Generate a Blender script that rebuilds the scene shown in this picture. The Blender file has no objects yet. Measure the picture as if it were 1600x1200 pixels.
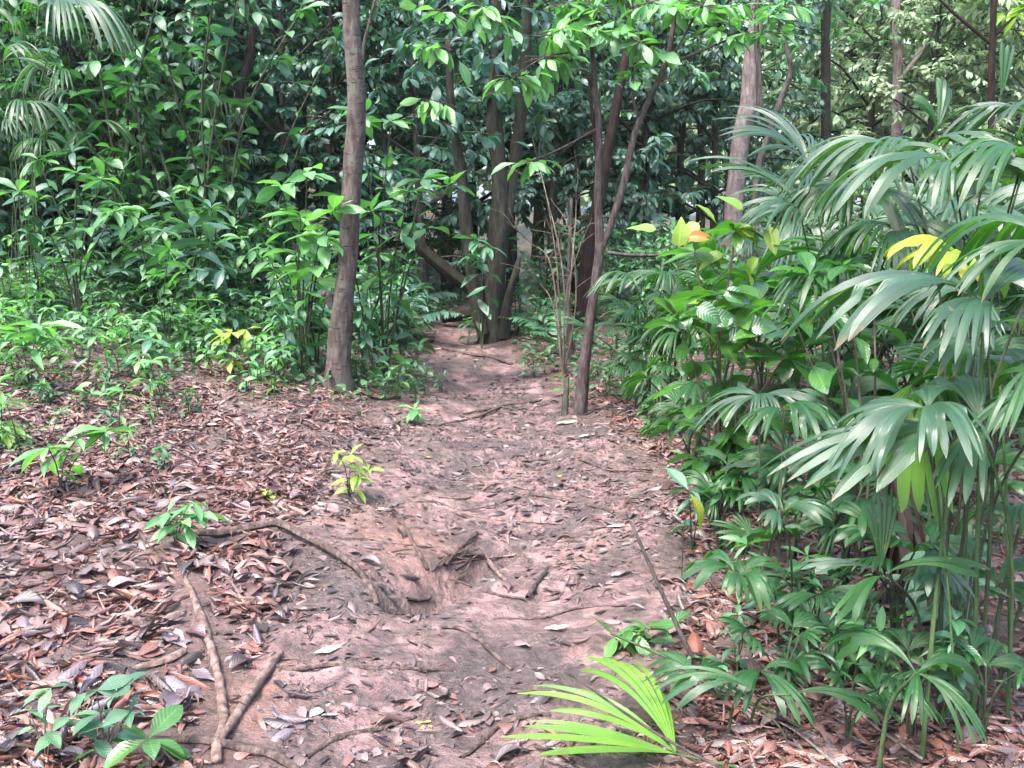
import bpy, math, random
import numpy as np
from mathutils import Vector, Matrix

# ------------------------------------------------------------------ camera, world, sun, exposure
S = bpy.context.scene
COL = S.collection
R = math.radians
CAM_Z, F_PX, PITCH = 1.55, 1570.0, R(9.8)      # eye height, focal length in photo pixels, downward pitch
cam_d = bpy.data.cameras.new("camera")
cam_d.sensor_width = 36.0
cam_d.lens = 36.0 * F_PX / 1600.0
cam_d.clip_start, cam_d.clip_end = 0.05, 500.0
cam = bpy.data.objects.new("camera", cam_d)
COL.objects.link(cam)
cam.location = (0, 0, CAM_Z)
cam.rotation_euler = (math.pi / 2 - PITCH, 0, 0)
S.camera = cam

SUN_EL, SUN_AZ = R(62), R(-140)                # azimuth clockwise from +Y (high, behind the photographer)
w = bpy.data.worlds.new("World")
S.world = w
w.use_nodes = True
wn = w.node_tree.nodes
bg = wn["Background"]
sky = wn.new("ShaderNodeTexSky")
sky.sky_type = 'NISHITA'
sky.sun_disc = False
sky.sun_elevation, sky.sun_rotation = SUN_EL, SUN_AZ
sky.dust_density, sky.ozone_density, sky.air_density = 4.0, 1.0, 1.0
w.node_tree.links.new(sky.outputs[0], bg.inputs[0])
bg.inputs[1].default_value = 0.15
sun_d = bpy.data.lights.new("sun", 'SUN')
sun_d.energy, sun_d.angle, sun_d.color = 1.5, R(14), (1.0, 0.955, 0.945)
sun = bpy.data.objects.new("sun", sun_d)
COL.objects.link(sun)
sd = Vector((math.sin(SUN_AZ) * math.cos(SUN_EL), math.cos(SUN_AZ) * math.cos(SUN_EL), math.sin(SUN_EL)))
sun.rotation_euler = sd.to_track_quat('Z', 'Y').to_euler()
sun.location = sd * 40
S.view_settings.view_transform = 'Standard'
S.view_settings.look = 'None'
S.view_settings.gamma = 1.0
S.view_settings.exposure = 2.72
S.render.engine = 'CYCLES'
S.cycles.use_denoising = True
S.cycles.max_bounces = 12
S.cycles.diffuse_bounces = 8
S.cycles.transmission_bounces = 8

rng = np.random.default_rng(7)
random.seed(7)

# ------------------------------------------------------------------ noise, terrain height, pixel helpers
_perm = np.random.default_rng(3).random((256, 256))
def vnoise(x, y):
    xi, yi = np.floor(x).astype(int), np.floor(y).astype(int)
    fx, fy = x - xi, y - yi
    fx, fy = fx * fx * (3 - 2 * fx), fy * fy * (3 - 2 * fy)
    g = lambda a, b: _perm[a & 255, b & 255]
    return (g(xi, yi) * (1 - fx) + g(xi + 1, yi) * fx) * (1 - fy) + (g(xi, yi + 1) * (1 - fx) + g(xi + 1, yi + 1) * fx) * fy - 0.5
def fbm(x, y, o=4):
    s = np.zeros(np.broadcast(x, y).shape); a = 1.0
    for k in range(o):
        s = s + a * vnoise(x * 2 ** k + 17 * k, y * 2 ** k + 31 * k); a *= 0.5
    return s
def sstep(a, b, x):
    t = np.clip((x - a) / (b - a), 0, 1); return t * t * (3 - 2 * t)
def splus(x, k=0.5):
    return k * np.logaddexp(0, x / k)
def path_centre(y):
    return np.interp(y, [0, 2.7, 3.9, 5.2, 6.6, 9, 12, 15, 19], [-.2, -.2, -.12, -.12, -.1, -.25, -.55, -.2, 1.2])
def path_half(y):
    return np.interp(y, [0, 2.7, 3.9, 5.2, 6.6, 9, 12, 15, 19], [.5, .55, .8, .95, .95, .62, .4, .4, .4])
GUL_A, GUL_B = (-.42, 4.0), (-.02, 4.95)        # the washed-out hollow in the path
def hgt(x, y):
    x, y = np.asarray(x, float), np.asarray(y, float)
    z = 0.17 * splus(-(x + 1.1)) * (0.25 + 0.75 * sstep(3.2, 9, y))
    z = z + 0.05 * splus(y - 10, 1.0) + 0.035 * splus(-x - 3) * sstep(8, 13, y)
    z = z - 0.05 * splus(x - 1.3)
    pc, ph = path_centre(y), path_half(y)
    z = z - 0.07 * np.exp(-((x - pc) / (ph * .9)) ** 2) * sstep(14, 9, y)
    z = z + 0.10 * fbm(x * .55 + 5, y * .55, 2)
    near = sstep(16, 8, y)
    z = z + near * (0.06 * fbm(x * 2.1, y * 2.1 + 9, 3) + 0.028 * fbm(x * 7, y * 7, 3))
    # gully
    ax, ay = GUL_A; bx, by = GUL_B
    t = np.clip(((x - ax) * (bx - ax) + (y - ay) * (by - ay)) / ((bx - ax) ** 2 + (by - ay) ** 2), 0, 1)
    d = np.hypot(x - (ax + t * (bx - ax)), y - (ay + t * (by - ay)))
    z = z - (0.23 * (1 - .5 * t)) * np.exp(-(d / (.105)) ** 2.4)
    return z
CF = Vector((0, math.cos(PITCH), -math.sin(PITCH))); CU = Vector((0, math.sin(PITCH), math.cos(PITCH)))
def ray(px, py):
    d = Vector((1, 0, 0)) * ((px - 800) / F_PX) + CU * ((600 - py) / F_PX) + CF
    return d / d.y
def P(px, py, Y):                                # the point seen at a photo pixel at a known distance
    return Vector((0, 0, CAM_Z)) + ray(px, py) * Y
def G(px, py, lift=0.0):                         # the ground seen at a photo pixel
    d = ray(px, py)
    ys = np.concatenate([np.arange(1.2, 12, .02), np.arange(12, 60, .1)])
    below = hgt(d.x * ys, ys) > CAM_Z + d.z * ys
    k = int(np.argmax(below)) if below.any() else len(ys) - 1
    Y = float(ys[k]); return Vector((d.x * Y, Y, float(hgt(d.x * Y, Y)) + lift))
def on_ground(x, y, lift=0.0):
    return Vector((x, y, float(hgt(x, y)) + lift))
def pix(v):
    d = Vector(v) - Vector((0, 0, CAM_Z)); z = d.dot(CF)
    if z <= 0.05: return None
    return 800 + F_PX * d.x / z, 600 - F_PX * d.dot(CU) / z

# ------------------------------------------------------------------ mesh building
class MB:
    """collects quads (vertices, uv, material slot) and links them as ONE mesh object"""
    def __init__(s): s.v, s.f, s.uv, s.m, s.n = [], [], [], [], 0
    def add(s, v, f, uv, mi=0):
        s.v.append(np.asarray(v, float)); s.f.append(np.asarray(f, int) + s.n); s.uv.append(np.asarray(uv, float))
        s.m.append(np.full(len(f), mi)); s.n += len(v)
    def mesh(s, name, mats, smooth=True):
        me = bpy.data.meshes.new(name)
        v, f = np.concatenate(s.v), np.concatenate(s.f)
        uv, m = np.concatenate(s.uv), np.concatenate(s.m)
        nf = len(f)
        me.vertices.add(len(v)); me.vertices.foreach_set("co", v.ravel())
        me.loops.add(nf * 4); me.loops.foreach_set("vertex_index", f.ravel().astype(np.int32))
        me.polygons.add(nf); me.polygons.foreach_set("loop_start", np.arange(0, nf * 4, 4, dtype=np.int32))
        me.polygons.foreach_set("use_smooth", np.full(nf, smooth)); 
        for mt in (mats if isinstance(mats, (list, tuple)) else [mats]): me.materials.append(mt)
        me.polygons.foreach_set("material_index", m.astype(np.int32))
        ul = me.uv_layers.new(name="uv"); ul.data.foreach_set("uv", uv[f.ravel()].ravel())
        me.update(); me.validate()
        return me

def grid_faces(nr, nc):
    i = np.arange(nr - 1)[:, None] * nc + np.arange(nc - 1)[None]
    return np.stack([i, i + 1, i + 1 + nc, i + nc], -1).reshape(-1, 4)

def smooth_line(pts, rad, step=4):
    p = np.array([tuple(q) for q in pts], float); r = np.asarray(rad, float)
    if len(r) != len(p): r = np.interp(np.linspace(0, 1, len(p)), np.linspace(0, 1, len(r)), r)
    if len(p) < 3: step = max(step, 3)
    e = np.vstack([2 * p[0] - p[1], p, 2 * p[-1] - p[-2]]); out, ro = [], []
    for k in range(1, len(e) - 2):
        for t in np.arange(step) / step:
            a, b, c, d = e[k - 1], e[k], e[k + 1], e[k + 2]
            out.append(.5 * (2 * b + (c - a) * t + (2 * a - 5 * b + 4 * c - d) * t * t + (3 * b - a - 3 * c + d) * t ** 3))
            ro.append(r[k - 1] * (1 - t) + r[k] * t)
    out.append(p[-1]); ro.append(r[-1])
    return np.array(out), np.array(ro)

def tube(mb, pts, rad, sides=8, step=4, rough=0.0, mi=0, g=None, cap=True, flare=0.0):
    g = g or rng
    c, r = smooth_line(pts, rad, step)
    if cap:
        c = np.vstack([c, c[-1] + (c[-1] - c[-2]) * .02]); r = np.append(r, r[-1] * .05)
    t = np.gradient(c, axis=0); t /= np.linalg.norm(t, axis=1)[:, None] + 1e-9
    ref = np.array([0, 0, 1.0]) if abs(t[:, 2]).mean() < .8 else np.array([1.0, 0, 0])
    n = np.cross(t, ref); n /= np.linalg.norm(n, axis=1)[:, None] + 1e-9
    b = np.cross(t, n)
    a = np.linspace(0, 2 * math.pi, sides + 1)
    rr = r[:, None] * np.ones(sides + 1)[None]
    if rough:
        ph = g.random(3) * 20
        L = np.concatenate([[0], np.cumsum(np.linalg.norm(np.diff(c, axis=0), axis=1))])
        q = fbm(np.cos(a)[None] * 1.1 + ph[0] + 0 * L[:, None], L[:, None] / max(r.max() * 3, 1e-3) + np.sin(a)[None] * 1.1 + ph[1], 3)
        rr = rr * (1 + rough * q)
    if flare:
        L = np.linspace(0, 1, len(c))[:, None]
        rr = rr * (1 + flare * np.exp(-L * 14) * (1 + .45 * np.sin(a * 4 + 1.3)[None]))
    v = c[:, None] + rr[..., None] * (np.cos(a)[None, :, None] * n[:, None] + np.sin(a)[None, :, None] * b[:, None])
    v[:, -1] = v[:, 0]
    nr = len(c)
    uv = np.stack(np.broadcast_arrays(np.linspace(0, 1, sides + 1)[None], np.linspace(0, 1, nr)[:, None]), -1).reshape(-1, 2)
    mb.add(v.reshape(-1, 3), grid_faces(nr, sides + 1), uv, mi)
    return c, r

# ------------------------------------------------------------------ leaf templates (length 1 along +X, unit half width along Y, Z up)
def leaf_template(shape='ellip', nv=6, nu=3, fold=.25, bend=.35, twist=0.0, wave=0.0):
    t = np.linspace(0, 1, nv)
    if shape == 'ellip': wd = np.sin(math.pi * np.clip((t - .06) / .94, 0, 1)) ** .85
    elif shape == 'lance': wd = np.sin(math.pi * np.clip((t - .05) / .95, 0, 1) ** .8) ** 1.0
    elif shape == 'ovate': wd = np.sin(math.pi * np.clip((t - .10) / .90, 0, 1) ** .62) ** .8
    elif shape == 'obov': wd = np.sin(math.pi * np.clip((t - .04) / .96, 0, 1) ** 1.45) ** .9
    wd = np.maximum(wd, .035); wd[-1] = .01
    ang = bend * t                                  # bends down along its length
    dx = np.cos(ang * 2 - bend * .3); dz = -np.sin(ang * 2 - bend * .3)
    X = np.concatenate([[0], np.cumsum((dx[1:] + dx[:-1]) / 2)]) / (nv - 1)
    Z = np.concatenate([[0], np.cumsum((dz[1:] + dz[:-1]) / 2)]) / (nv - 1)
    u = np.linspace(-1, 1, nu)
    Y = wd[:, None] * u[None]
    zz = Z[:, None] + 0 * Y
    upf = np.abs(Y) * fold * .22
    zz = zz + upf + wave * .02 * np.sin(t * 17)[:, None] * np.abs(u)[None]
    v = np.stack([X[:, None] + 0 * Y, Y, zz], -1)
    if twist:
        a = twist * t[:, None]; y0, z0 = v[..., 1].copy() * .22, v[..., 2].copy() - Z[:, None]
        v[..., 1] = (y0 * np.cos(a) - z0 * np.sin(a)) / .22; v[..., 2] = Z[:, None] + y0 * np.sin(a) + z0 * np.cos(a)
    uv = np.stack(np.broadcast_arrays((u[None] + 1) / 2, t[:, None]), -1)
    return v.reshape(-1, 3), grid_faces(nv, nu), uv.reshape(-1, 2)

def nrm(a): return a / (np.linalg.norm(a, axis=-1, keepdims=True) + 1e-9)

def add_leaves(mb, tmpls, pos, axis, nor, length, width, g, mi=0):
    """many leaves at once: axis along the leaf, nor its upper side, width = full width / length"""
    pos, axis, nor = np.atleast_2d(pos), nrm(np.atleast_2d(axis)), np.atleast_2d(nor)
    side = nrm(np.cross(nor, axis)); up = np.cross(axis, side)
    N = len(pos); length = np.broadcast_to(length, (N,)); width = np.broadcast_to(width, (N,))
    pick = g.integers(0, len(tmpls), N)
    for k, (tv, tf, tu) in enumerate(tmpls):
        i = np.where(pick == k)[0]
        if not len(i): continue
        L = length[i][:, None, None]
        v = pos[i][:, None] + L * (tv[None, :, :1] * axis[i][:, None] + tv[None, :, 1:2] * (width[i] / 2)[:, None, None] * side[i][:, None] + tv[None, :, 2:] * up[i][:, None])
        f = tf[None] + (np.arange(len(i)) * len(tv))[:, None, None]
        mb.add(v.reshape(-1, 3), f.reshape(-1, 4), np.tile(tu, (len(i), 1)), mi)

def tset(shape, nv=6, nu=3, k=4, seed=0, fold=(.1, .5), bend=(.1, .7), twist=.5, wave=0):
    g = np.random.default_rng(seed)
    return [leaf_template(shape, nv, nu, g.uniform(*fold), g.uniform(*bend), g.uniform(-twist, twist), wave) for _ in range(k)]
T_ELL = tset('ellip', 6, 3, 4, 1); T_LAN = tset('lance', 6, 3, 4, 2); T_OVA = tset('ovate', 6, 3, 4, 3); T_OBO = tset('obov', 6, 3, 4, 4)
T_ELLH = tset('ellip', 11, 5, 5, 11, wave=.5); T_LANH = tset('lance', 12, 5, 5, 12, wave=.4); T_OVAH = tset('ovate', 11, 5, 5, 13, wave=.5); T_OBOH = tset('obov', 11, 5, 5, 14, wave=.5)
T_FAR = tset('ellip', 4, 3, 4, 5, twist=.3)

# ------------------------------------------------------------------ materials
def newmat(name):
    m = bpy.data.materials.new(name); m.use_nodes = True
    nt = m.node_tree; b = nt.nodes["Principled BSDF"]; return m, nt, b
def ramp(nt, fac, cols, pos=None):
    r = nt.nodes.new("ShaderNodeValToRGB"); e = r.color_ramp.elements
    pos = pos or [k / (len(cols) - 1) for k in range(len(cols))]
    while len(e) < len(cols): e.new(.5)
    for k, c in enumerate(cols): e[k].position = pos[k]; e[k].color = (*c, 1)
    nt.links.new(fac, r.inputs[0]); return r.outputs[0]
def math_n(nt, op, a, b=None, c=None):
    n = nt.nodes.new("ShaderNodeMath"); n.operation = op
    for i, q in enumerate((a, b, c)):
        if q is None: continue
        if isinstance(q, (int, float)): n.inputs[i].default_value = q
        else: nt.links.new(q, n.inputs[i])
    return n.outputs[0]
def mixc(nt, fac, a, b, mode='MIX'):
    n = nt.nodes.new("ShaderNodeMix"); n.data_type = 'RGBA'; n.blend_type = mode
    for s, q in ((n.inputs[0], fac), (n.inputs[6], a), (n.inputs[7], b)):
        if isinstance(q, (int, float)): s.default_value = q
        elif isinstance(q, tuple): s.default_value = (*q, 1)
        else: nt.links.new(q, s)
    return n.outputs[2]
def noise(nt, scale, detail=4, rough=.55, coord=None, dist=0.0):
    n = nt.nodes.new("ShaderNodeTexNoise"); n.inputs["Scale"].default_value = scale; n.inputs["Detail"].default_value = detail
    n.inputs["Roughness"].default_value = rough; n.inputs["Distortion"].default_value = dist
    if coord is not None: nt.links.new(coord, n.inputs["Vector"])
    return n.outputs["Fac"]
def tcoord(nt, which="Object"):
    return nt.nodes.new("ShaderNodeTexCoord").outputs[which]
def bump(nt, h, strength, dist, prev=None):
    n = nt.nodes.new("ShaderNodeBump"); n.inputs["Strength"].default_value = strength; n.inputs["Distance"].default_value = dist
    nt.links.new(h, n.inputs["Height"])
    if prev is not None: nt.links.new(prev, n.inputs["Normal"])
    return n.outputs[0]

def leaf_mat(name, cols, rough=.42, transl=.28, rib=.5, spec=.5, tip=None, stripes=0, tcol=(1.25, 1.7, .6), blot=None):
    m, nt, b = newmat(name)
    geo = nt.nodes.new("ShaderNodeNewGeometry"); oi = nt.nodes.new("ShaderNodeObjectInfo")
    rnd = math_n(nt, 'FRACT', math_n(nt, 'ADD', geo.outputs["Random Per Island"], oi.outputs["Random"]))
    c = ramp(nt, rnd, cols)
    ov = math_n(nt, 'FRACT', math_n(nt, 'MULTIPLY', oi.outputs["Random"], 7.31))
    c = mixc(nt, 1.0, c, ramp(nt, ov, [(.62, .66, .66), (1, 1, 1), (1.0, 1.0, .8), (.8, .9, .95)]), 'MULTIPLY')
    c = mixc(nt, math_n(nt, 'MULTIPLY', noise(nt, 9, 3, coord=tcoord(nt)), .55), c, mixc(nt, 1.0, c, (.45, .55, .5), 'MULTIPLY'))
    uvn = nt.nodes.new("ShaderNodeSeparateXYZ"); nt.links.new(tcoord(nt, "UV"), uvn.inputs[0])
    u, v = uvn.outputs[0], uvn.outputs[1]
    du = math_n(nt, 'ABSOLUTE', math_n(nt, 'SUBTRACT', u, .5))
    if rib:
        k = math_n(nt, 'MULTIPLY', math_n(nt, 'LESS_THAN', du, .035), rib)
        c = mixc(nt, k, c, mixc(nt, 1.0, c, (1.9, 1.8, 1.5), 'MULTIPLY'))
    if blot:
        k = math_n(nt, 'MULTIPLY', math_n(nt, 'GREATER_THAN', noise(nt, 22, 3, coord=tcoord(nt)), .66 if blot[0] > .2 else .69), .8)
        c = mixc(nt, k, c, blot)
    if tip:
        k = math_n(nt, 'SUBTRACT', math_n(nt, 'MULTIPLY_ADD', v, 12.0, -9.4), math_n(nt, 'MULTIPLY', noise(nt, 14, 2, coord=tcoord(nt)), 4.2))
        nn = nt.nodes.new("ShaderNodeClamp"); nt.links.new(k, nn.inputs[0]); c = mixc(nt, nn.outputs[0], c, tip)
    nt.links.new(c, b.inputs["Base Color"])
    b.inputs["Roughness"].default_value = rough
    b.inputs["Specular IOR Level"].default_value = spec
    if stripes:
        sk = math_n(nt, 'MULTIPLY_ADD', math_n(nt, 'SINE', math_n(nt, 'MULTIPLY', u, stripes * 6.283 * .8)), .5, .5)
        c2 = mixc(nt, math_n(nt, 'MULTIPLY', math_n(nt, 'MULTIPLY', sk, noise(nt, 18, 3, coord=tcoord(nt))), .9), c, mixc(nt, 1.0, c, (.5, .55, .5), 'MULTIPLY'))
        nt.links.new(c2, b.inputs["Base Color"])
        h = math_n(nt, 'SINE', math_n(nt, 'MULTIPLY', u, stripes * 6.283))
        nt.links.new(bump(nt, h, .35, .002), b.inputs["Normal"])
    else:
        h = math_n(nt, 'SINE', math_n(nt, 'MULTIPLY', math_n(nt, 'SUBTRACT', v, math_n(nt, 'MULTIPLY', du, .45)), 62.0))
        nt.links.new(bump(nt, h, .25, .002), b.inputs["Normal"])
    tr = nt.nodes.new("ShaderNodeBsdfTranslucent")
    nt.links.new(mixc(nt, 1.0, c, tcol, 'MULTIPLY'), tr.inputs[0])
    mx = nt.nodes.new("ShaderNodeMixShader"); mx.inputs[0].default_value = transl
    nt.links.new(b.outputs[0], mx.inputs[1]); nt.links.new(tr.outputs[0], mx.inputs[2])
    nt.links.new(mx.outputs[0], nt.nodes["Material Output"].inputs[0])
    return m

def bark_mat(name, c1, c2, c3, ring=0, sc=1.0, lichen=None):
    m, nt, b = newmat(name)
    co = tcoord(nt)
    mp = nt.nodes.new("ShaderNodeMapping"); mp.inputs["Scale"].default_value = (1, 1, .25); nt.links.new(co, mp.inputs[0])
    n1 = noise(nt, 22 * sc, 6, .65, mp.outputs[0]); n2 = noise(nt, 5 * sc, 4, .6, co)
    c = ramp(nt, n1, [c1, c2, c3], [.37, .5, .64])
    c = mixc(nt, math_n(nt, 'MULTIPLY', ramp(nt, n2, [(0, 0, 0), (1, 1, 1)], [.45, .65]), .45), c, mixc(nt, 1.0, c, (.45, .42, .4), 'MULTIPLY'))
    hgtn = n1
    if ring:
        mr = nt.nodes.new("ShaderNodeMapping"); mr.inputs["Scale"].default_value = (2.5, 2.5, 10); nt.links.new(co, mr.inputs[0])
        n3 = noise(nt, 3.2, 4, .6, mr.outputs[0])
        k = ramp(nt, n3, [(0, 0, 0), (1, 1, 1)], [.60, .70])
        c = mixc(nt, math_n(nt, 'MULTIPLY', k, .45), c, (c1[0] * .55, c1[1] * .55, c1[2] * .55))
        hgtn = math_n(nt, 'SUBTRACT', n1, math_n(nt, 'MULTIPLY', k, .8))
    if lichen:
        k = ramp(nt, noise(nt, 7 * sc, 6, .75, co), [(0, 0, 0), (1, 1, 1)], [.50, .60])
        c = mixc(nt, math_n(nt, 'MULTIPLY', k, .6), c, lichen)
    nt.links.new(c, b.inputs["Base Color"]); b.inputs["Roughness"].default_value = .85; b.inputs["Specular IOR Level"].default_value = .18
    nt.links.new(bump(nt, hgtn, 1.0, .02), b.inputs["Normal"])
    return m

M = {}
M['dark'] = leaf_mat("dark_leaf", [(0.0248, 0.0743, 0.0573), (0.0399, 0.1147, 0.0846), (0.0619, 0.1585, 0.1160)], .40, .28, spec=.6)
M['mid'] = leaf_mat("mid_leaf", [(0.0321, 0.1033, 0.0512), (0.0497, 0.1456, 0.0696), (0.0722, 0.1879, 0.0819)], .45, .32, spec=.65)
M['fresh'] = leaf_mat("fresh_leaf", [(0.0645, 0.1817, 0.0780), (0.1014, 0.2423, 0.0947), (0.1475, 0.3129, 0.1114)], .45, .35, spec=.6)
M['lime'] = leaf_mat("lime_leaf", [(0.1440, 0.2700, 0.0450), (0.2160, 0.3420, 0.0540), (0.3060, 0.3960, 0.0900)], .42, .35)
M['pale'] = leaf_mat("pale_leaf", [(0.0636, 0.1520, 0.0927), (0.0955, 0.1976, 0.1205), (0.1400, 0.2508, 0.1669)], .5, .38, rib=0)
M['sunlit'] = leaf_mat("sun_tinted_leaf", [(.17, .25, .16), (.25, .33, .22), (.34, .41, .30)], .5, .4, rib=0, tcol=(1.2, 1.45, .9))  # sunlight on the far foliage put into paler leaf colours
M['grey'] = leaf_mat("grey_leaf", [(0.0403, 0.1021, 0.0778), (0.0622, 0.1447, 0.1091), (0.0879, 0.1788, 0.1350)], .42, .30, spec=.65)
M['ground_leaf'] = leaf_mat("ground_leaf", [(0.0382, 0.1092, 0.0534), (0.0649, 0.1573, 0.0746), (0.0992, 0.2098, 0.0959)], .5, .3, rib=.3)
M['glossy'] = leaf_mat("glossy_leaf", [(0.0360, 0.1120, 0.0320), (0.0576, 0.1540, 0.0400), (0.0864, 0.2030, 0.0480)], .25, .38, spec=.9)
M['waxy'] = leaf_mat("waxy_leaf", [(.05, .13, .05), (.06, .15, .055)], .20, .2, spec=1.0)
M['yellowing'] = leaf_mat("yellowing_leaf", [(0.1800, 0.2108, 0.0280), (0.1440, 0.2232, 0.0350), (0.2520, 0.2232, 0.0350)], .42, .4, blot=(.25, .12, .03))
M['orange'] = leaf_mat("orange_leaf", [(0.4500, 0.1350, 0.0225), (0.4875, 0.1800, 0.0375)], .45, .35, blot=(.35, .08, .02))
M['palm'] = leaf_mat("palm_leaf", [(0.0172, 0.0689, 0.0207), (0.0257, 0.0924, 0.0281), (0.0359, 0.1134, 0.0311)], .34, .38, rib=0, spec=.6, tip=(.14, .09, .045), stripes=5, tcol=(2.3, 2.6, .5), blot=(.10, .11, .03))
M['palm_grey'] = leaf_mat("palm_grey_leaf", [(0.0250, 0.0714, 0.0370), (0.0351, 0.0924, 0.0481), (0.0468, 0.1092, 0.0555)], .36, .34, rib=0, spec=.75, tip=(.16, .11, .06), stripes=5, tcol=(2.2, 2.6, .5), blot=(.11, .12, .05))
M['palm_bright'] = leaf_mat("palm_bright_leaf", [(0.1020, 0.2352, 0.0280), (0.1445, 0.2940, 0.0400), (0.1955, 0.3360, 0.0520)], .34, .4, rib=0, tip=(.35, .30, .10), stripes=5, blot=(.14, .17, .04))
M['palm_yellow'] = leaf_mat("palm_yellow_leaf", [(.22, .34, .03), (.32, .38, .04), (.36, .32, .04)], .36, .4, rib=0, tip=(.3, .16, .05), stripes=5, blot=(.3, .14, .03))
M['stem'] = bark_mat("green_stem", (0.0228, 0.0455, 0.0163), (0.0390, 0.0715, 0.0260), (0.0585, 0.0910, 0.0390))
M['dstem'] = bark_mat("dark_stem", (.02, .025, .016), (.035, .045, .026), (.06, .07, .04))
M['wood'] = bark_mat("brown_stem", (.06, .045, .035), (.11, .085, .065), (.17, .14, .11))
M['bark_a'] = bark_mat("ringed_bark", (0.0316, 0.0250, 0.0213), (0.0603, 0.0474, 0.0412), (0.0948, 0.0780, 0.0700), ring=1, lichen=(0.0862, 0.0874, 0.0750))
M['bark_b'] = bark_mat("grey_bark", (0.0093, 0.0089, 0.0067), (0.0186, 0.0179, 0.0134), (0.0342, 0.0340, 0.0262), lichen=(0.0201, 0.0269, 0.0134))
M['bark_c'] = bark_mat("sapling_bark", (0.0268, 0.0212, 0.0192), (0.0535, 0.0424, 0.0385), (0.0891, 0.0718, 0.0641), sc=2)
M['bark_red'] = bark_mat("red_brown_bark", (0.0065, 0.0040, 0.0032), (0.0144, 0.0080, 0.0064), (0.0270, 0.0160, 0.0128))
M['bark_pale'] = bark_mat("pale_bark", (0.0766, 0.0595, 0.0561), (0.1276, 0.1019, 0.0987), (0.1734, 0.1501, 0.1495), lichen=(0.0612, 0.0509, 0.0477))
M['bark_dark'] = bark_mat("dark_bark", (0.0200, 0.0176, 0.0144), (0.0400, 0.0360, 0.0304), (0.0720, 0.0640, 0.0560))
M['moss_log'] = bark_mat("mossy_log_bark", (0.0058, 0.0052, 0.0038), (0.0120, 0.0104, 0.0072), (0.0216, 0.0182, 0.0130), lichen=(0.0144, 0.0234, 0.0058))
M['root'] = bark_mat("root_bark", (0.0765, 0.0515, 0.0436), (0.1402, 0.0966, 0.0823), (0.2210, 0.1610, 0.1410), sc=1.6)
M['root_dark'] = bark_mat("dark_root_bark", (0.0320, 0.0224, 0.0200), (0.0680, 0.0480, 0.0416), (0.1200, 0.0880, 0.0784), sc=1.6)
M['twig'] = bark_mat("dead_twig_bark", (0.1040, 0.0840, 0.0720), (0.1680, 0.1400, 0.1240), (0.2320, 0.2000, 0.1800), sc=2)

def litter_mat(name, cols, rough=.40):
    m, nt, b = newmat(name)
    geo = nt.nodes.new("ShaderNodeNewGeometry"); oi = nt.nodes.new("ShaderNodeObjectInfo")
    rnd = math_n(nt, 'FRACT', math_n(nt, 'ADD', geo.outputs["Random Per Island"], oi.outputs["Random"]))
    c = ramp(nt, rnd, cols)
    co = tcoord(nt)
    c = mixc(nt, math_n(nt, 'MULTIPLY', noise(nt, 30, 4, coord=co), .7), c, mixc(nt, 1.0, c, (.35, .33, .33), 'MULTIPLY'))
    uvn = nt.nodes.new("ShaderNodeSeparateXYZ"); nt.links.new(tcoord(nt, "UV"), uvn.inputs[0])
    du = math_n(nt, 'ABSOLUTE', math_n(nt, 'SUBTRACT', uvn.outputs[0], .5))
    c = mixc(nt, math_n(nt, 'MULTIPLY', math_n(nt, 'LESS_THAN', du, .03), .5), c, mixc(nt, 1.0, c, (1.7, 1.6, 1.5), 'MULTIPLY'))
    nt.links.new(c, b.inputs["Base Color"]); b.inputs["Roughness"].default_value = rough; b.inputs["Specular IOR Level"].default_value = .65
    h = math_n(nt, 'SINE', math_n(nt, 'MULTIPLY', math_n(nt, 'SUBTRACT', uvn.outputs[1], math_n(nt, 'MULTIPLY', du, .5)), 60.0))
    nt.links.new(bump(nt, math_n(nt, 'ADD', math_n(nt, 'MULTIPLY', h, .25), noise(nt, 45, 4, coord=co)), .35, .004), b.inputs["Normal"])
    return m
M['lit_rust'] = litter_mat("rust_dead_leaf", [(0.1427, 0.0520, 0.0351), (0.1952, 0.0780, 0.0545), (0.2328, 0.1076, 0.0779), (0.1502, 0.0631, 0.0468)])
M['lit_tan'] = litter_mat("tan_dead_leaf", [(0.1746, 0.1097, 0.0953), (0.2270, 0.1476, 0.1300), (0.2532, 0.1645, 0.1300), (0.1746, 0.1097, 0.1040)])
M['lit_grey'] = litter_mat("grey_dead_leaf", [(0.0873, 0.0658, 0.0693), (0.1266, 0.0995, 0.1100), (0.1746, 0.1434, 0.1603), (0.1004, 0.0776, 0.0849)], .4)
M['lit_dark'] = litter_mat("dark_dead_leaf", [(0.0222, 0.0163, 0.0160), (0.0370, 0.0266, 0.0251), (0.0518, 0.0370, 0.0350), (0.0296, 0.0237, 0.0236)], .4)
M['lit_pale'] = litter_mat("pale_dead_leaf", [(.50, .47, .33), (.55, .50, .38)], .5)
M['lit_mix'] = litter_mat("mixed_litter", [(0.0300, 0.0216, 0.0211), (0.1727, 0.0668, 0.0453), (0.0976, 0.0743, 0.0834), (0.1877, 0.0965, 0.0779), (0.0376, 0.0238, 0.0226), (0.1352, 0.0535, 0.0390), (0.1727, 0.1188, 0.1092), (0.0826, 0.0482, 0.0429), (0.1803, 0.0780, 0.0562), (0.0376, 0.0267, 0.0265)])

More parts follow.
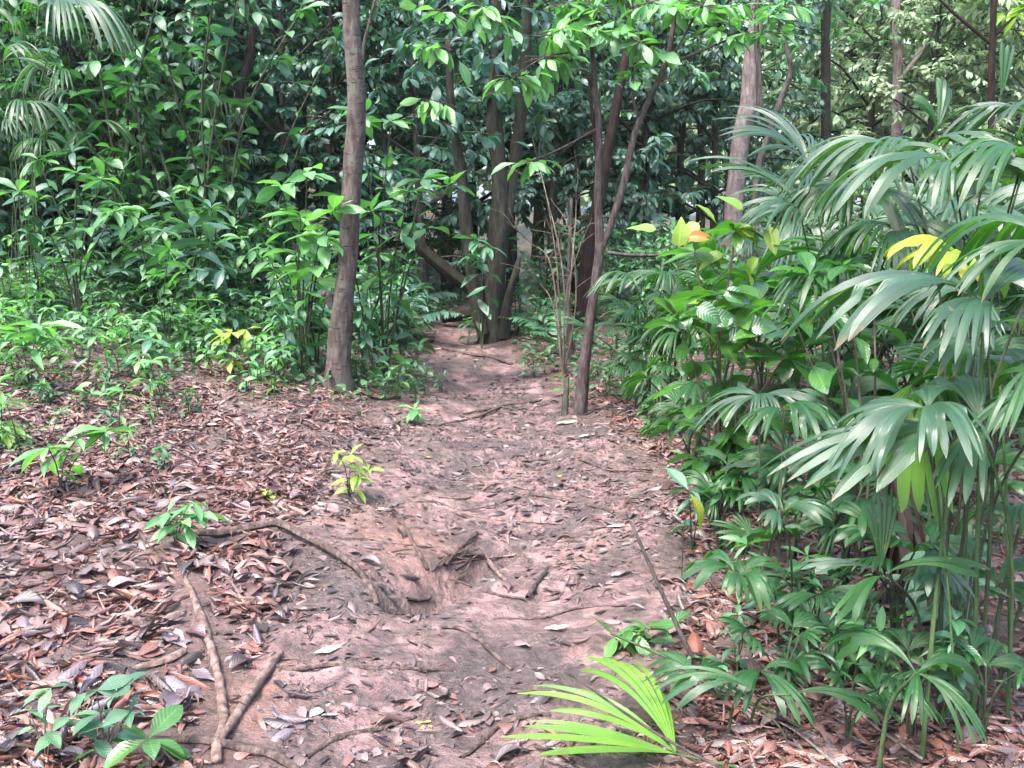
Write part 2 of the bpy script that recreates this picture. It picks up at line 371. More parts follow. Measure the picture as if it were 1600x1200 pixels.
M['lit_yellow'] = litter_mat("yellow_petal", [(.5, .38, .04), (.6, .45, .06)], .5)
M['lit_strip'] = litter_mat("withered_frond", [(.05, .025, .018), (.09, .045, .032), (.14, .075, .052)], .6)
M['lit_trod'] = litter_mat("trodden_litter", [(0.0306, 0.0219, 0.0217), (0.1048, 0.0658, 0.0606), (0.0524, 0.0363, 0.0347), (0.1484, 0.1054, 0.1040), (0.0349, 0.0253, 0.0251), (0.1397, 0.0633, 0.0503), (0.1834, 0.1265, 0.1170), (0.0655, 0.0464, 0.0450), (0.0262, 0.0194, 0.0199)], .45)

# ------------------------------------------------------------------ things
def tag(o, label=None, cat=None, group=None, kind=None):
    if label: o['label'] = label
    if cat: o['category'] = cat
    if group: o['group'] = group
    if kind: o['kind'] = kind
    return o
def obj(name, me, parent=None):
    o = bpy.data.objects.new(name, me); COL.objects.link(o)
    if parent is not None: o.parent = parent
    return o
def thing(name, label, cat, loc=(0, 0, 0), rz=0.0, sc=1.0, group=None, tilt=(0, 0)):
    o = bpy.data.objects.new(name, None); COL.objects.link(o); o.empty_display_size = .1
    o.location = loc; o.rotation_euler = (tilt[0], tilt[1], rz); o.scale = (sc, sc, sc)
    return tag(o, label, cat, group)
def copy_thing(proto, loc, rz, sc, label, group=None, tilt=(0, 0)):
    """a copy of a thing with copies of its parts and sub-parts (mesh data shared)"""
    c = proto.copy(); COL.objects.link(c)
    c.location = loc; c.rotation_euler = (tilt[0], tilt[1], rz); c.scale = (sc, sc, sc); c['label'] = label
    if group: c['group'] = group
    for ch in proto.children:
        d = ch.copy(); COL.objects.link(d); d.parent = c
        for g2 in ch.children:
            e = g2.copy(); COL.objects.link(e); e.parent = d
    return c

class Kinds:
    """keeps one first plant of each variant; later ones are copies of it"""
    def __init__(s, make): s.make, s.first = make, {}
    def put(s, var, loc, rz, sc, label, group, tilt=(0, 0)):
        if var not in s.first:
            t = s.make(var); s.first[var] = t
            t.location = loc; t.rotation_euler = (tilt[0], tilt[1], rz); t.scale = (sc, sc, sc); tag(t, label, None, group); return t
        return copy_thing(s.first[var], loc, rz, sc, label, group, tilt)

# ------------------------------------------------------------------ the ground
def soil_mat():
    m, nt, b = newmat("soil")
    co = tcoord(nt)
    at = nt.nodes.new("ShaderNodeAttribute"); at.attribute_name = "bare"
    clay = ramp(nt, noise(nt, 7, 8, .7, co, .4), [(.034, .023, .022), (.13, .081, .076), (.25, .155, .145), (.36, .245, .238)], [.32, .44, .56, .72])
    mudk = ramp(nt, noise(nt, 1.7, 7, .68, co, .5), [(1, 1, 1), (0, 0, 0)], [.43, .57])
    mk2 = ramp(nt, noise(nt, 5.5, 6, .7, co, .6), [(1, 1, 1), (0, 0, 0)], [.42, .51])
    mudk = math_n(nt, 'MAXIMUM', mudk, math_n(nt, 'MULTIPLY', mk2, .9))
    clay = mixc(nt, math_n(nt, 'MULTIPLY', mudk, .92), clay, ramp(nt, noise(nt, 26, 5, .7, co), [(.022, .017, .016), (.055, .042, .039), (.12, .09, .083)], [.3, .5, .75]))
    humus = ramp(nt, noise(nt, 14, 6, .7, co), [(.03, .022, .018), (.075, .05, .04), (.15, .09, .07)], [.3, .5, .75])
    cl = nt.nodes.new("ShaderNodeAttribute"); cl.attribute_name = "clay"
    ck = math_n(nt, 'MULTIPLY', cl.outputs["Fac"], ramp(nt, noise(nt, 9, 5, .7, co), [(.1,) * 3, (1,) * 3], [.35, .55]))
    clay = mixc(nt, ck, clay, ramp(nt, noise(nt, 30, 4, .7, co), [(.17, .085, .065), (.30, .17, .135)], [.35, .65]))
    c = mixc(nt, at.outputs["Fac"], humus, clay)
    nt.links.new(c, b.inputs["Base Color"])
    nt.links.new(ramp(nt, noise(nt, 5, 4, .6, co), [(.13,) * 3, (.46,) * 3], [.36, .64]), b.inputs["Roughness"])
    h = math_n(nt, 'ADD', math_n(nt, 'ADD', noise(nt, 35, 6, .7, co, .3), math_n(nt, 'MULTIPLY', noise(nt, 130, 4, .7, co), .5)), math_n(nt, 'MULTIPLY', noise(nt, 12, 3, .6, co, .8), 1.4))
    nt.links.new(bump(nt, h, .8, .034), b.inputs["Normal"])
    return m
def build_ground():
    xs = np.unique(np.concatenate([np.linspace(-60, -9, 30), np.linspace(-9, -3.2, 60), np.linspace(-3.2, 3.2, 300), np.linspace(3.2, 9, 60), np.linspace(9, 60, 30)]))
    ys = np.unique(np.concatenate([np.linspace(-20, 1.5, 25), np.linspace(1.5, 7, 260), np.linspace(7, 14, 140), np.linspace(14, 30, 70), np.linspace(30, 110, 40)]))
    X, Y = np.meshgrid(xs, ys)
    Z = hgt(X, Y) + 0.012 * fbm(X * 20, Y * 20, 2) * sstep(9, 6, Y) * (np.abs(X) < 4)
    bare = sstep(1.25, .75, np.abs(X - path_centre(Y)) / path_half(Y) + .5 * fbm(X * 1.3, Y * 1.3, 3)) * sstep(19, 14, Y)
    bare = np.maximum(bare, .55 * sstep(2.0, .8, np.abs(X + .6) / 2.0) * sstep(10, 8, Y))
    v = np.stack([X, Y, Z], -1).reshape(-1, 3); f = grid_faces(len(ys), len(xs)); bv = bare.reshape(-1)
    ca, cb_, cc_ = G(640, 850), G(470, 800), G(150, 760)
    clv = sum(q * np.exp(-((v[:, 0] - p.x) / sx) ** 2 - ((v[:, 1] - p.y) / sy) ** 2) for p, q, sx, sy in ((ca, .8, .22, .42), (cb_, .6, .5, .35), (cc_, .6, .4, .4), (G(390, 1100), .8, .14, .3))).clip(0, 1)
    mid = bv[f].mean(1) > .6
    soil = soil_mat()
    for name, sel in (("ground", ~mid), ("path", mid)):
        ff = f[sel]; used, inv = np.unique(ff, return_inverse=True)
        mb = MB(); mb.add(v[used], inv.reshape(-1, 4), v[used][:, :2])
        me = mb.mesh(name, soil); a = me.attributes.new("bare", 'FLOAT', 'POINT'); a.data.foreach_set("value", bv[used].astype(np.float32))
        a = me.attributes.new("clay", 'FLOAT', 'POINT'); a.data.foreach_set("value", clv[used].astype(np.float32))
        tag(obj(name, me), kind='structure')
build_ground()

# ------------------------------------------------------------------ trees
def leafy_twig(mb, g, p0, p1, n, ln, wd, tm, r=.006, droop=.15, up=.5, start=.25, fan=.9, mi=0, si=1, tw=True):
    """a thin twig carrying n leaves"""
    p0, p1 = np.array(p0, float), np.array(p1, float)
    d = p1 - p0; L = np.linalg.norm(d)
    mid = (p0 + p1) / 2 + np.array([0, 0, .08 * L])
    if tw: tube(mb, [p0, mid, p1], [r, r * .7, r * .4], 4, 2, mi=si, cap=False)
    t = np.sort(g.uniform(start, 1, n)); t[-1] = 1
    pos = (1 - t)[:, None] ** 2 * p0 + 2 * ((1 - t) * t)[:, None] * mid + (t ** 2)[:, None] * p1
    pd = nrm(np.cross(d, [0, 0, 1]) + 1e-6)
    sgn = np.where(np.arange(n) % 2, 1, -1)
    ax = nrm(d)[None] * (.35 + .6 * t[:, None]) + sgn[:, None] * pd[None] * fan * g.uniform(.5, 1.1, (n, 1)) + g.normal(0, .3, (n, 3)) * fan
    ax[:, 2] -= droop + g.uniform(0, .5, n)
    no = np.array([0, 0, 1.0]) + g.normal(0, up, (n, 3)) + .5 * nrm(ax) * [1, 1, 0]
    add_leaves(mb, tm, pos, ax, no, ln * g.uniform(.6, 1.15, n), wd * g.uniform(.85, 1.15, n), g, mi)

def grow_tree(g, H, r0, z0, rc, n_limb, n_twig, n_leaf, ln, wd, tm, lean=.05, up=.5, droop=.15, flat=.5, trunk_pts=None, sub=1, spread=1.0):
    """trunk with limbs, and a crown of leafy twigs, both local to the base"""
    tb, cb = MB(), MB()
    if trunk_pts is None:
        a = g.uniform(0, 6.28); k = np.linspace(0, 1, 7)
        trunk_pts = [np.array([math.cos(a) * lean * H * q * q + g.normal(0, .02 * H * .3) * q, math.sin(a) * lean * H * q * q + g.normal(0, .02 * H * .3) * q, H * .96 * q - .1 * (q == 0)]) for q in k]
        rads = r0 * (1 - .85 * k)
    else: rads = r0 if hasattr(r0, '__len__') else np.linspace(r0, r0 * .25, len(trunk_pts))
    c, rr = tube(tb, trunk_pts, rads, 10, 4, rough=.25, g=g, flare=.5)
    zs = c[:, 2]
    for i in range(n_limb):
        q = (i + g.uniform(.2, .8)) / n_limb
        z = z0 + (zs.max() - z0) * q
        k = int(np.argmin(abs(zs - z))); p = c[k]
        az = i * 2.4 + g.uniform(-.5, .5)
        el = g.uniform(.05, .5) + .5 * q
        Lb = rc * spread * g.uniform(.65, 1.15) * (math.sin(math.pi * (.22 + .68 * q)) * .75 + .25)
        d = np.array([math.cos(az) * math.cos(el), math.sin(az) * math.cos(el), math.sin(el)])
        e = p + d * Lb + np.array([0, 0, -.12 * Lb]); m = p + d * Lb * .5 + np.array([0, 0, .06 * Lb])
        rl = min(rr[k] * .55, .012 + Lb * .012)
        tube(tb, [p, m, e], [rl, rl * .65, rl * .3], 6, 3, g=g)
        for j in range(n_twig):
            s = g.uniform(.25, 1.0) if j else 1.0
            q0 = (1 - s) ** 2 * p + 2 * (1 - s) * s * m + s * s * e
            dd = d + g.normal(0, .75, 3); dd[2] = dd[2] * flat + g.uniform(-.1, .25); dd = nrm(dd)
            tl = Lb * g.uniform(.25, .5)
            leafy_twig(cb, g, q0, q0 + dd * tl, n_leaf, ln, wd, tm, .004 + .004 * (ln > .15), droop, up)
            for _ in range(sub):
                d3 = nrm(dd + g.normal(0, .7, 3)); q1 = q0 + dd * tl * g.uniform(.3, .8)
                leafy_twig(cb, g, q1, q1 + d3 * tl * .6, max(4, n_leaf * 2 // 3), ln, wd, tm, .003, droop, up)
    return tb, cb

def tree_kind(name, cat, leafm, barkm, seeds, **kw):
    def make(var):
        g = np.random.default_rng(seeds + var)
        k2 = dict(kw); H = k2.pop('H') * g.uniform(.85, 1.15); lf = [1.0, .68, 1.25, .85][var % 4]; k2['ln'] *= lf; k2['n_leaf'] = int(k2['n_leaf'] / lf ** .8)
        if var % 4 == 3: k2['tm'] = T_LAN; k2['wd'] *= .75; k2['ln'] *= 1.25
        tb, cb = grow_tree(g, H=H, **k2)
        t = thing(name, None, cat)
        obj("trunk", tb.mesh("trunk", barkm), t); obj("crown", cb.mesh("crown", [leafm, M['dstem']]), t)
        return t
    return Kinds(make)

def px_tree(name, label, cat, stems, barkm, leafm, twigs=None, seed=0, sides=16, rough=.16, group=None, flare=.28):
    """a tree whose stems are given by photo pixels, distance and radius in pixels; twigs: list of (px,py,Y,count,reach)"""
    g = np.random.default_rng(seed)
    b = P(*stems[0][0][:3]); b = on_ground(b.x, b.y)
    tb = MB()
    for k, st in enumerate(stems):
        pts = [np.array(P(*s[:3]) - b) for s in st]; rad = [s[3] / F_PX * s[2] for s in st]
        if k == 0:
            kp = [i for i in range(len(pts)) if pts[i][2] > .04]
            pts = [np.array([pts[0][0], pts[0][1], -.12])] + [pts[i] for i in kp]; rad = [rad[0] * 1.1] + [rad[i] for i in kp]
        tube(tb, pts, rad, sides, 6, rough=rough, g=g, flare=flare if k == 0 else 0)
    t = thing(name, label, cat, b, group=group)
    obj("trunk", tb.mesh("trunk", barkm), t)
    return t, b, g

# the ringed trunk left of the path
YA = G(527, 606).y
tA, bA, gA = px_tree("tree", "slender brown ringed trunk standing alone at the edge of the bank", "tree",
    [[(528, 604, YA, 20.70), (529, 570, YA, 18.00), (533, 510, YA, 16.20), (541, 430, YA, 15.30), (546, 340, YA, 14.40), (553, 240, YA, 14.85), (556, 150, YA, 14.40), (551, 70, YA, 13.05), (549, 0, YA, 12.60), (548, -130, YA, 11.70), (560, -330, YA + .2, 9.00), (550, -560, YA + .3, 5.40)],
     [(558, 150, YA, 7.20), (566, 130, YA, 3.60), (567, 80, YA, 2.70), (578, 30, YA, 2.34), (592, -20, YA, 1.98), (625, -120, YA + .1, 1.35)],
     [(520, 480, YA, 8.10), (510, 458, YA - .04, 6.30), (503, 462, YA - .06, 2.70)]], M['bark_a'], M['mid'], seed=41, rough=.24, flare=.22)
cb = MB()
for k in range(16):
    p = P(552 + gA.normal(0, 12), -330 - k * 18, YA + .25) - bA
    d = Vector((gA.normal(), gA.normal(), .4)).normalized() * gA.uniform(.7, 1.5)
    leafy_twig(cb, gA, p, p + d, 14, .17, .36, T_ELL, .008)
obj("crown", cb.mesh("crown", [M['mid'], M['dstem']]), tA)

# the clump of grey trunks at the bend
YB = G(768, 532).y
def crown_on(t, b, g, leafm, spots, n_leaf, ln, wd, tm, reach=.7, up=.5, droop=.15, r=.007):
    cb = MB()
    for (px, py, Y, n) in spots:
        p = P(px, py, Y) - b
        for _ in range(n):
            d = Vector((g.normal(), g.normal() * .8, g.normal() * .45 + .1)).normalized() * reach * g.uniform(.5, 1.1)
            q = p + Vector(g.normal(0, reach * .25, 3))
            leafy_twig(cb, g, q, q + d, n_leaf, ln, wd, tm, r, droop, up)
    obj("crown", cb.mesh("crown", [leafm, M['dstem']]), t)
tB, bB, gB = px_tree("tree", "multi-stemmed grey-green tree whose thick trunks fork from one base where the path bends", "tree",
    [[(772, 530, YB, 18.92), (770, 490, YB, 18.06), (774, 420, YB, 17.20), (782, 340, YB, 15.48), (778, 260, YB, 12.90), (772, 190, YB, 12.04), (778, 90, YB, 10.32), (770, -40, YB, 8.60), (765, -200, YB, 5.16)],
     [(768, 440, YB, 11.18), (786, 370, YB, 10.32), (799, 290, YB, 9.46), (812, 200, YB, 9.46), (820, 100, YB, 8.60), (825, 10, YB, 7.74), (832, -120, YB, 5.16)],
     [(757, 520, YB - .1, 12.90), (745, 480, YB - .12, 11.18), (736, 420, YB - .15, 10.32), (728, 340, YB - .2, 9.46), (718, 260, YB - .2, 8.60), (706, 170, YB - .3, 6.88), (700, 60, YB - .3, 4.30)],
     [(786, 528, YB - .1, 9.46), (794, 470, YB - .15, 6.88), (806, 425, YB - .2, 5.16), (812, 400, YB - .2, 2.58)]], M['bark_b'], M['dark'], seed=42, rough=.35, flare=.35)
crown_on(tB, bB, gB, M['dark'], [(px, py, YB + dy, 4) for px, py, dy in [(640, 60, .3), (700, 40, -.6), (760, 30, .4), (820, 60, -.5), (660, 130, -.3), (720, 150, .5), (780, 140, -.5), (840, 130, .5), (610, 170, .2), (690, 215, -.5), (745, 200, .7), (815, 200, .4), (860, 40, .2), (780, 80, .8), (620, 10, .4), (730, 90, -.2), (850, 190, .6), (680, 90, .6), (800, 20, -.6), (720, 0, .5)]], 11, .20, .42, T_OBO, .75)

# the forked sapling right of the path
YC = G(905, 646).y
tC, bC, gC = px_tree("tree", "thin forked sapling splitting into a V above the right edge of the path", "tree",
    [[(905, 645, YC, 8.88), (912, 580, YC, 8.14), (922, 500, YC, 7.77), (932, 430, YC, 7.40), (937, 385, YC, 7.40), (934, 300, YC, 5.18), (936, 200, YC, 5.18), (929, 130, YC, 4.44), (924, 60, YC, 3.33), (918, -20, YC, 2.96), (915, -150, YC, 2.22)],
     [(938, 392, YC, 5.92), (953, 355, YC, 5.55), (975, 285, YC, 5.55), (990, 215, YC, 5.18), (1010, 165, YC, 4.81), (1040, 100, YC, 4.44), (1052, 40, YC, 3.70), (1060, -30, YC, 3.33), (1075, -160, YC, 2.22)],
     [(932, 140, YC, 2.96), (915, 110, YC - .05, 2.81), (905, 70, YC - .1, 2.37), (890, 20, YC - .1, 1.85)],
     [(1043, 102, YC, 2.96), (1090, 82, YC, 2.22), (1135, 64, YC + .1, 1.63), (1180, 58, YC + .2, 1.04)],
     [(1050, 90, YC, 2.37), (1075, 45, YC - .05, 1.92), (1095, 5, YC - .1, 1.48)],
     [(998, 188, YC, 2.22), (988, 140, YC, 1.78), (990, 60, YC, 1.18)],
     [(905, 80, YC - .1, 1.63), (850, 90, YC - .3, 1.33), (795, 125, YC - .5, 0.89)],
     [(935, 200, YC, 1.63), (870, 235, YC - .2, 1.33), (800, 262, YC - .3, 0.74)]], M['bark_c'], M['mid'], seed=43, rough=.14)
cb = MB()
for (px, py, dy, n, reach) in [(930, 20, -.1, 3, .35), (965, 55, -.15, 3, .3), (1000, 70, -.2, 3, .3), (905, 50, -.2, 2, .3), (850, 95, -.3, 3, .35), (1060, 20, 0, 3, .35), (1100, 15, -.2, 3, .35), (1140, 60, .1, 3, .35), (1190, 55, .2, 3, .35),
                               (800, 125, -.5, 3, .3), (830, 255, -.3, 2, .25), (760, 20, -.5, 4, .4), (700, 25, -.5, 3, .4), (680, 75, -.5, 2, .3), (880, 10, -.1, 3, .35), (1010, 10, -.1, 3, .35), (860, 60, -.3, 3, .3), (990, 120, -.1, 2, .25), (1150, 10, .1, 3, .4), (1215, 20, .2, 3, .4), (690, 165, -.5, 2, .3), (960, -10, .2, 4, .4), (1090, -10, .3, 4, .4)]:
    p = P(px, py, YC + dy) - bC
    for _ in range(n):
        d = Vector((gC.normal(), gC.normal() * .7, gC.normal() * .3 + .1)).normalized() * reach
        leafy_twig(cb, gC, p - d * .4, p + d * .6, 8, .185, .36, T_ELLH, .004, .25, .4, fan=1.1)
obj("crown", cb.mesh("crown", [M['fresh'], M['bark_c']]), tC)

# trunks further back on the right
tD, bD, gD = px_tree("tree", "dark red-brown leaning trunk behind the forked sapling", "tree",
    [[(912, 470, 12.6, 12.85), (920, 400, 12.6, 11.63), (932, 330, 12.6, 10.40), (945, 260, 12.6, 9.79), (957, 200, 12.6, 7.96), (968, 140, 12.6, 6.73), (985, 40, 12.7, 6.12), (1000, -120, 12.8, 4.76)],
     [(938, 300, 12.6, 3.67), (930, 220, 12.5, 3.40), (922, 150, 12.4, 2.72), (905, 60, 12.3, 2.04)]], M['bark_red'], M['mid'], seed=44)
bx = Vector((P(1148, 400, 14).x, 14, 0)); bx.z = float(hgt(bx.x, bx.y))
tE, bE, gE = px_tree("tree", "pale pinkish trunk with a swollen joint beyond the palms", "tree",
    [[(1140, 420, 14, 14.45), (1146, 330, 14, 14.45), (1152, 270, 14, 13.60), (1160, 205, 14, 12.75), (1166, 180, 14, 13.60), (1170, 160, 14, 12.75), (1174, 100, 14, 11.90), (1182, 30, 14, 11.05), (1190, -80, 14, 9.35), (1196, -200, 14, 6.80)]], M['bark_pale'], M['mid'], seed=45)
tF, bF, gF = px_tree("tree", "thin dark crooked stem beside the pale pinkish trunk", "tree",
    [[(1182, 420, 12.8, 6), (1180, 310, 12.8, 6), (1188, 250, 12.8, 5.5), (1204, 200, 12.8, 5), (1188, 165, 12.8, 5), (1186, 110, 12.8, 4.5), (1182, 40, 12.8, 4), (1190, -60, 12.8, 3)],
     [(1204, 200, 12.8, 4.5), (1222, 150, 12.8, 5), (1236, 110, 12.8, 4.5), (1230, 80, 12.8, 3), (1222, 40, 12.8, 2)]], M['bark_dark'], M['mid'], seed=46)
tG, bG, gG = px_tree("tree", "mossy greenish pole trunk far behind the thin crooked stem", "tree",
    [[(1293, 420, 17, 7.50), (1291, 250, 17, 7.50), (1290, 100, 17, 7.12), (1292, 0, 17, 6.75), (1300, -160, 17, 4.50)]], M['bark_b'], M['mid'], seed=47)
tH, bH, gH = px_tree("tree", "greyish far trunk leaning above the bright palms", "tree",
    [[(1400, 420, 20, 8.45), (1400, 200, 20, 7.80), (1403, 100, 20, 7.80), (1400, 20, 20, 7.15), (1404, -120, 20, 5.20)],
     [(1400, 130, 20, 3.90), (1440, 80, 20, 3.25), (1470, 20, 20, 2.60)]], M['bark_pale'], M['mid'], seed=48)
tI, bI, gI = px_tree("tree", "thin bare pole by the yellow leaves at the top of the palm thicket", "tree",
    [[(1552, 420, 11, 6), (1550, 250, 11, 5.5), (1549, 120, 11, 5), (1553, 0, 11, 4.5), (1556, -100, 11, 3)],
     [(1550, 70, 11, 3), (1490, 20, 11, 2.5), (1450, -20, 11, 1.5)], [(1550, 60, 11, 2.5), (1590, 20, 11, 2)]], M['bark_red'], M['mid'], seed=49)
tJ, bJ, gJ = px_tree("tree", "dark trunk with crooked low branches in the thicket behind the undergrowth", "tree",
    [[(352, 420, 12.5, 9), (356, 260, 12.5, 8), (372, 170, 12.5, 7), (378, 130, 12.5, 7), (395, 60, 12.5, 6), (400, -60, 12.5, 4)],
     [(374, 140, 12.5, 5), (345, 122, 12.4, 4), (305, 120, 12.3, 3.5), (300, 80, 12.3, 3), (296, 40, 12.3, 2)]], M['bark_dark'], M['dark'], seed=50)
crown_on(tD, bD, gD, M['grey'], [(1000, 20, 13, 5), (950, 60, 13.2, 4), (1040, 80, 13, 5), (1010, 140, 13.3, 4), (900, 30, 12.4, 3)], 10, .17, .4, T_ELL)
crown_on(tE, bE, gE, M['mid'], [(1180, 0, 14.5, 5), (1120, 40, 14.6, 4), (1230, 40, 14.6, 4), (1100, 120, 14.8, 4), (1220, 120, 14.8, 3)], 10, .17, .4, T_ELL)
crown_on(tF, bF, gF, M['mid'], [(1222, 30, 12.8, 3), (1190, 0, 12.8, 3), (1240, 80, 13, 2), (1150, 60, 13, 2)], 9, .18, .38, T_ELL)
crown_on(tG, bG, gG, M['pale'], [(1290, 20, 17, 5), (1340, 40, 17.4, 4), (1250, 70, 17.2, 4)], 10, .2, .4, T_ELL, .9)
crown_on(tH, bH, gH, M['pale'], [(1400, 20, 20, 5), (1460, 60, 20, 5), (1350, 80, 20, 4)], 10, .22, .4, T_ELL, 1.1)
crown_on(tI, bI, gI, M['lime'], [(1590, 30, 11, 3), (1575, 15, 10.8, 2)], 5, .24, .6, T_OVA, .3)
crown_on(tJ, bJ, gJ, M['dark'], [(300, 60, 12.3, 4), (340, 110, 12.4, 4), (400, 40, 12.6, 6), (250, 40, 12.4, 4), (320, 20, 12.7, 5), (380, 100, 12.8, 4)], 10, .17, .42, T_OBO)

# background trees
GB = np.random.default_rng(101)
dense = tree_kind("tree", "tree", M['dark'], M['bark_dark'], 200, H=5.2, r0=.07, z0=.5, rc=1.7, n_limb=22, n_twig=7, n_leaf=18, ln=.135, wd=.46, droop=.4, tm=T_OBO)
loose = tree_kind("tree", "tree", M['grey'], M['bark_b'], 220, H=6.5, r0=.08, z0=.9, rc=2.0, n_limb=24, n_twig=7, n_leaf=12, ln=.19, wd=.44, droop=.4, tm=T_ELL)
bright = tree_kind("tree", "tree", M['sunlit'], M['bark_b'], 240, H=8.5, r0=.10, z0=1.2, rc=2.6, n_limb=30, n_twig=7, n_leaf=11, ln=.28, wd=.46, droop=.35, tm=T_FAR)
def put_tree(kind, var, px, Y, sc, label, group):
    x = ray(px, 500).x * Y
    return kind.put(var, on_ground(x, Y, -.03), GB.uniform(0, 6.28), sc, label, group)
gd, gl, gb = "dark leafy trees of the thicket", "grey-green trees beyond the forked sapling", "sunlit trees at the far edge"
for i, (px, Y, sc) in enumerate([(250, 13.6, 1), (360, 14.2, 1.05), (450, 13.0, 1), (520, 14.0, 1.1), (600, 14.5, 1), (660, 13.6, .95), (330, 15, 1.05), (410, 15.5, 1.2), (570, 16, 1.2), (700, 15.5, 1.15), (300, 16.5, 1.25), (240, 17.5, 1.3), (480, 18, 1.3), (640, 18.5, 1.3)]):
    put_tree(dense, i % 4, px, Y, sc, "dense dark green tree massed behind the ringed brown trunk", gd)
leafy = tree_kind("tree", "tree", M['mid'], M['bark_dark'], 260, H=4.2, r0=.05, z0=.3, rc=1.3, n_limb=20, n_twig=6, n_leaf=12, ln=.20, wd=.38, tm=T_ELL, droop=.35)
for i, (px, Y, sc) in enumerate([(20, 11.9, .9), (165, 12.2, .85), (245, 12.6, .95), (-70, 13, 1.1), (95, 13.4, 1.1), (180, 14.2, 1.15), (30, 15, 1.3), (275, 14, 1.0), (130, 16, 1.4)]):
    put_tree(leafy, i % 4, px, Y, sc, "small tree with large light green leaves behind the palms above the left bank", "large-leaved small trees above the left bank")
for i, (px, Y, sc) in enumerate([(800, 15.5, 1), (860, 14.5, .9), (900, 16.5, 1.05), (1000, 15.5, 1), (1060, 17, 1.05), (1110, 16, .95), (740, 18, 1.2), (960, 19, 1.2), (1090, 20.5, 1.2), (840, 20.5, 1.3)]):
    put_tree(loose, i % 4, px, Y, sc, "loose grey-green tree in the thicket behind the pale pinkish trunk", gl)
for i, (px, Y, sc) in enumerate([(1340, 22, .95), (1430, 20, .8), (1520, 22, .95), (1600, 19, .8), (1660, 22, 1), (1250, 25, 1.1), (1460, 26, 1.1), (1570, 27, 1.2), (1130, 26, 1.1), (1000, 27, 1.2), (60, 22, 1.1), (-80, 20, 1), (170, 24, 1.2), (330, 25, 1.2), (1700, 26, 1.2), (860, 28, 1.3), (700, 26, 1.3), (520, 27, 1.3), (1360, 29, 1.3), (1640, 30, 1.3)]):
    put_tree(bright, i % 4, px, Y, sc, "tall pale tree, leaves coloured as sunlit, along the bright far edge of the forest", gb)
def distant_forest():
    g = np.random.default_rng(77); mb = MB(); N = 60000
    a = g.uniform(-1.0, 1.0, N); d = 36 + 12 * g.random(N) ** .7 ; x, y = np.sin(a) * d, np.cos(a) * d
    top = 11 + 6 * fbm(a * 9 + 3, a * 0 + 2, 3)
    z = hgt(x, y) + top * g.random(N) ** .9
    k = vnoise(x * .5 + 40, z * .6 + y * .3) > np.where(a > .1, -.15, -.34)
    x, y, z = x[k], y[k], z[k]; n = len(x)
    add_leaves(mb, T_FAR, np.stack([x, y, z], -1), g.normal(0, 1, (n, 3)) * [1, 1, .5] - [0, 0, .2], np.array([0, 0, 1]) + g.normal(0, .6, (n, 3)), g.uniform(.35, .75, n), .5, g)
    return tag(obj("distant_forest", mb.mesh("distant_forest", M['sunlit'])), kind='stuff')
distant_forest()

# ------------------------------------------------------------------ small plants
def plant(name, label, cat, loc, g, stems, r, nl, ln, wd, tm, leafm, stemm, start=.3, droop=.2, up=.4, fan=1.0, rosette=0, rz=0, sc=1, group=None, ros_el=.25):
    """stems: polylines local to loc; leaves along them and a rosette at each tip"""
    t = thing(name, label, cat, loc, rz, sc, group)
    sb, fb = MB(), MB()
    for st in stems:
        st = [np.array(tuple(q), float) for q in st]
        c, _ = tube(sb, st, [r, r * .8, r * .45], 6, 4, g=g, rough=.1)
        L = len(c)
        if nl:
            k = np.linspace(start, .97, nl); idx = (k * (L - 1)).astype(int)
            az = np.arange(nl) * 2.4 + g.uniform(0, 6.28) + g.normal(0, .25, nl)
            ax = np.stack([np.cos(az), np.sin(az), g.uniform(-.35, .4, nl) - droop], -1) * [fan, fan, 1] + [0, 0, .05]
            add_leaves(fb, tm, c[idx] + ax * .004, ax, np.array([0, 0, 1]) + g.normal(0, up, (nl, 3)), ln * g.uniform(.4, 1.15, nl), wd * g.uniform(.75, 1.2, nl), g)
        if rosette:
            az = np.arange(rosette) * 6.283 / rosette + g.uniform(0, 6.28) + g.normal(0, .45, rosette)
            ax = np.stack([np.cos(az), np.sin(az), g.normal(ros_el - .1, .4, rosette)], -1)
            add_leaves(fb, tm, np.tile(c[-2], (rosette, 1)), ax, np.array([0, 0, 1]) + g.normal(0, up * .6, (rosette, 3)), ln * g.uniform(.45, 1.15, rosette), wd * g.uniform(.85, 1.15, rosette), g)
    obj("stem", sb.mesh("stem", stemm), t); obj("foliage", fb.mesh("foliage", leafm), t)
    return t
def arc(g, h, lean, n=4, az=None):
    a = g.uniform(0, 6.28) if az is None else az; k = np.linspace(0, 1, n)
    return [np.array([math.cos(a) * lean * h * q ** 1.6 + g.normal(0, .02 * h) * (q > 0), math.sin(a) * lean * h * q ** 1.6 + g.normal(0, .02 * h) * (q > 0), h * q * (1 - .15 * lean * q) - .02 * (q == 0)]) for q in k]
def seedling_kind(leafm, seed, hgt_, ln, wd, tm, nl=6, ros=4, nst=1, lean=.25, stemm='stem', name="seedling", cat="seedling", droop=.2, r=None):
    def make(var):
        g = np.random.default_rng(seed + var); h = hgt_ * g.uniform(.7, 1.3)
        ns = max(1, int(g.integers(nst, nst + 2)) if nst > 1 else 1)
        return plant(name, None, cat, (0, 0, 0), g, [arc(g, h * g.uniform(.7, 1.1), lean * g.uniform(.5, 1.5)) for _ in range(ns)], r or (.004 + .004 * hgt_), nl, ln, wd, tm, leafm, M[stemm], rosette=ros, droop=droop)
    return Kinds(make)
